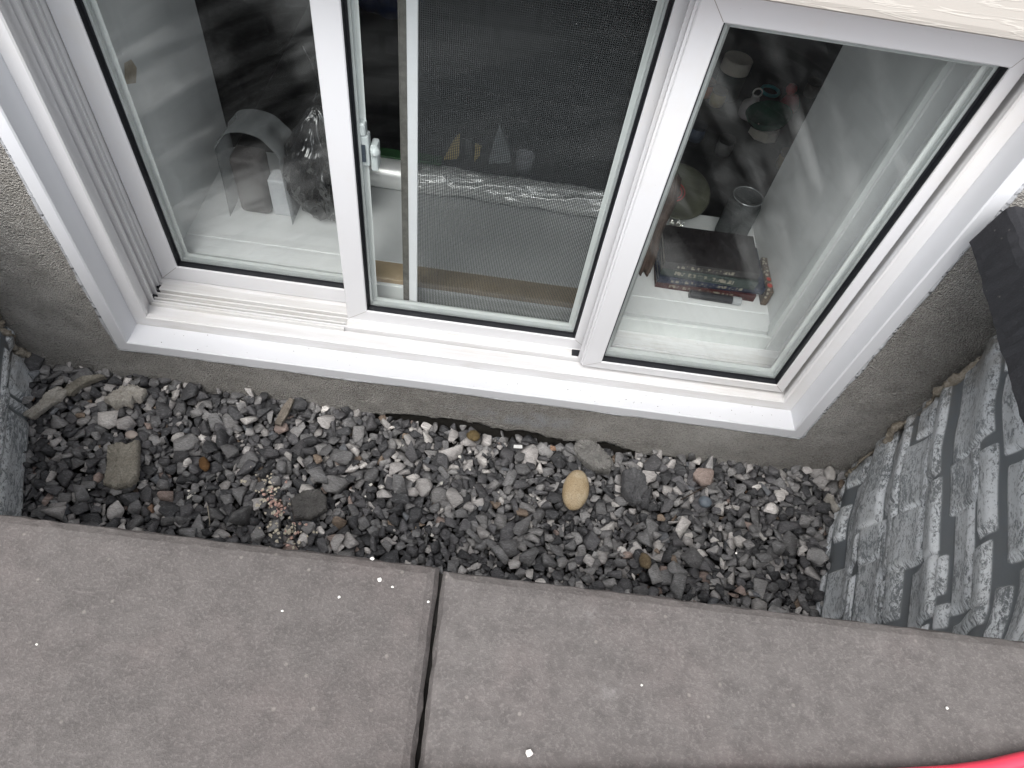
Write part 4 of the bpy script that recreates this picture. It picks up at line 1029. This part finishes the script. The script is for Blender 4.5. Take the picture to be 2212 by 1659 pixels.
x, y = tb(1615, 250); t = thing('squeeze_bottle', 'small pale squeeze bottle with a loop on its cap', 'bottle', (x, y, TZ))
bm = bmesh.new(); lathe(bm, (x, y, TZ), [(0, 0), (.034, 0), (.037, .02), (.034, .045), (.016, .06), (.014, .072), (0, .073)], 26); part('bottle_body', bm, simple('bottle_grey', (.62, .57, .57), .4), t, True)
bm = bmesh.new(); pts = [(x + .015 * math.cos(a), y, TZ + .088 + .015 * math.sin(a)) for a in np.linspace(0, 2 * math.pi, 25)]; tube(bm, pts, .003, 6, False); part('cap_loop', bm, simple('loop_white', (.85, .85, .82), .4), t, True)
x, y = tb(1662, 200); bm = bmesh.new(); pts = [(x + .032 * math.cos(a), y + .032 * math.sin(a), TZ + .0065) for a in np.linspace(0, 2 * math.pi, 41)]; tube(bm, pts, .006, 8, False)
tag(obj('teal_ring', bm, simple('teal_plastic', (.05, .38, .42), .4), None, True), 'teal plastic ring lying on the table right of the squeeze bottle', 'ring')
x, y = tb(1700, 235); t = thing('toy_figure', 'small red toy with round head beside the green bowl', 'toy', (x, y, TZ)); RED = simple('toy_red', (.60, .04, .05), .4)
bm = bmesh.new(); lathe(bm, (x, y, TZ), [(0, 0), (.03, 0), (.034, .02), (.022, .05), (0, .055)], 22); part('toy_body', bm, RED, t, True)
bm = bmesh.new(); lathe(bm, (x - .012, y + .01, TZ + .050), [(0, 0), (.015, .004), (.02, .018), (.015, .032), (0, .036)], 20); part('toy_head', bm, RED, t, True)
x, y = tb(1648, 290); t = thing('green_bowl', 'dark green glass bowl on a pale cut out stand', 'bowl', (x, y, TZ))
bm = bmesh.new(); lathe(bm, (x, y, TZ + .030), [(0, 0), (.03, .001), (.06, .02), (.075, .05), (.072, .051), (.056, .024), (.028, .006), (0, .005)], 34, Matrix.Rotation(R(-14), 4, 'Y')); part('bowl_body', bm, simple('green_glass', (.03, .11, .07), .15, .3, 20), t, True)
bm = bmesh.new(); lathe(bm, (x, y, TZ), [(.035, 0), (.052, 0), (.046, .03), (.030, .03)], 8); part('bowl_stand', bm, simple('pale_stand', (.70, .64, .56), .6), t)
for k, (u, v, c, lab) in enumerate(((1545, 225, (.16, .12, .04), 'ochre'), (1500, 300, (.02, .03, .05), 'navy'), (1560, 330, (.05, .05, .05), 'charcoal'), (1690, 360, (.10, .07, .02), 'mustard'), (1748, 205, (.13, .11, .10), 'taupe'), (1520, 205, (.20, .06, .02), 'orange'))):
    x, y = tb(u, v); bm = bmesh.new(); t = thing('lidded_pot', f'small {lab} pot with a flat lid among the clutter on the table', 'pot', (x, y, TZ), 'lidded pots on the table')
    lathe(bm, (x, y, TZ), [(0, 0), (.024, 0), (.027, .02), (.025, .045), (0, .046)], 20); part('pot_body', bm, simple('pot_' + lab, [min(.9, q * 2.5) for q in c], .4), t, True)
    bm = bmesh.new(); lathe(bm, (x, y, TZ + .0463), [(0, 0), (.027, 0), (.027, .009), (0, .011)], 20); part('pot_lid', bm, simple('pot_lid_' + lab, [q * .6 for q in c], .4), t)
# blue bag seen in the left strip
x, y = tb(810, 120); bm = bmesh.new(); bmesh.ops.create_icosphere(bm, subdivisions=4, radius=1)
for v in bm.verts:
    f = float(fbm(np.array(v.co.x * 3 + 5), np.array(v.co.y * 3 + v.co.z * 2), 4)) - .47; v.co = v.co * (1 + .5 * f); v.co = Vector((x + v.co.x * .13, 1.75 + v.co.y * .10, max(TZ + .001, TZ + .08 + v.co.z * .09)))
tag(obj('blue_bag', bm, simple('navy_fabric', (.015, .03, .10), .7, .3, 20), None, True), 'soft navy blue bag on the table behind the sash stile', 'bag')

# ------------------------------------------------------------------ red plastic sled on the pavers
def sled():
    t = thing('red_sled', 'red plastic sled rim lying on the pavers at the bottom edge', 'sled', (.2, -1.0, ZP))
    zr = ZP + .010; edge = [at(u, v, 2, zr) for u, v in ((860, 1669), (1200, 1660), (1566, 1656), (1760, 1653), (1945, 1648.5), (2063, 1641), (2140, 1630), (2212, 1613))]
    P = [Vector((p.x, p.y - .0075)) for p in edge]; d0 = (P[-1] - P[-2]).normalized()
    for k in range(1, 9):
        a = math.atan2(d0.y, d0.x) + k * .20; P.append(P[-1] + Vector(((.06, .012), (.06, .008), (.05, -.005), (.04, -.03), (.02, -.06), (.0, -.06), (0, -.05), (0, -.04))[k - 1]))
    P.insert(0, P[0] + Vector((-.12, -.03)))
    # close the outline well behind the camera
    full = P + [Vector((.70, -1.35)), Vector((-.30, -1.35)), Vector((-.36, -1.0))]
    M_ = simple('red_plastic', (.72, .04, .085), .35, .08, 12, .1, spec=.6)
    bm = bmesh.new(); tube(bm, [(p.x, p.y - .0, zr - .005) for p in P], .0050, 10); part('rolled_rim', bm, M_, t, True)
    bm = bmesh.new(); top = [bm.verts.new((p.x, p.y, ZP + .0045)) for p in full]; bot = [bm.verts.new((p.x, p.y, ZP + .0015)) for p in full]; n = len(full)
    for i in range(n): bm.faces.new((top[i], top[(i + 1) % n], bot[(i + 1) % n], bot[i]))
    bmesh.ops.triangulate(bm, faces=[bm.faces.new(top), bm.faces.new(bot)]); part('tray', bm, M_, t, False)
sled()
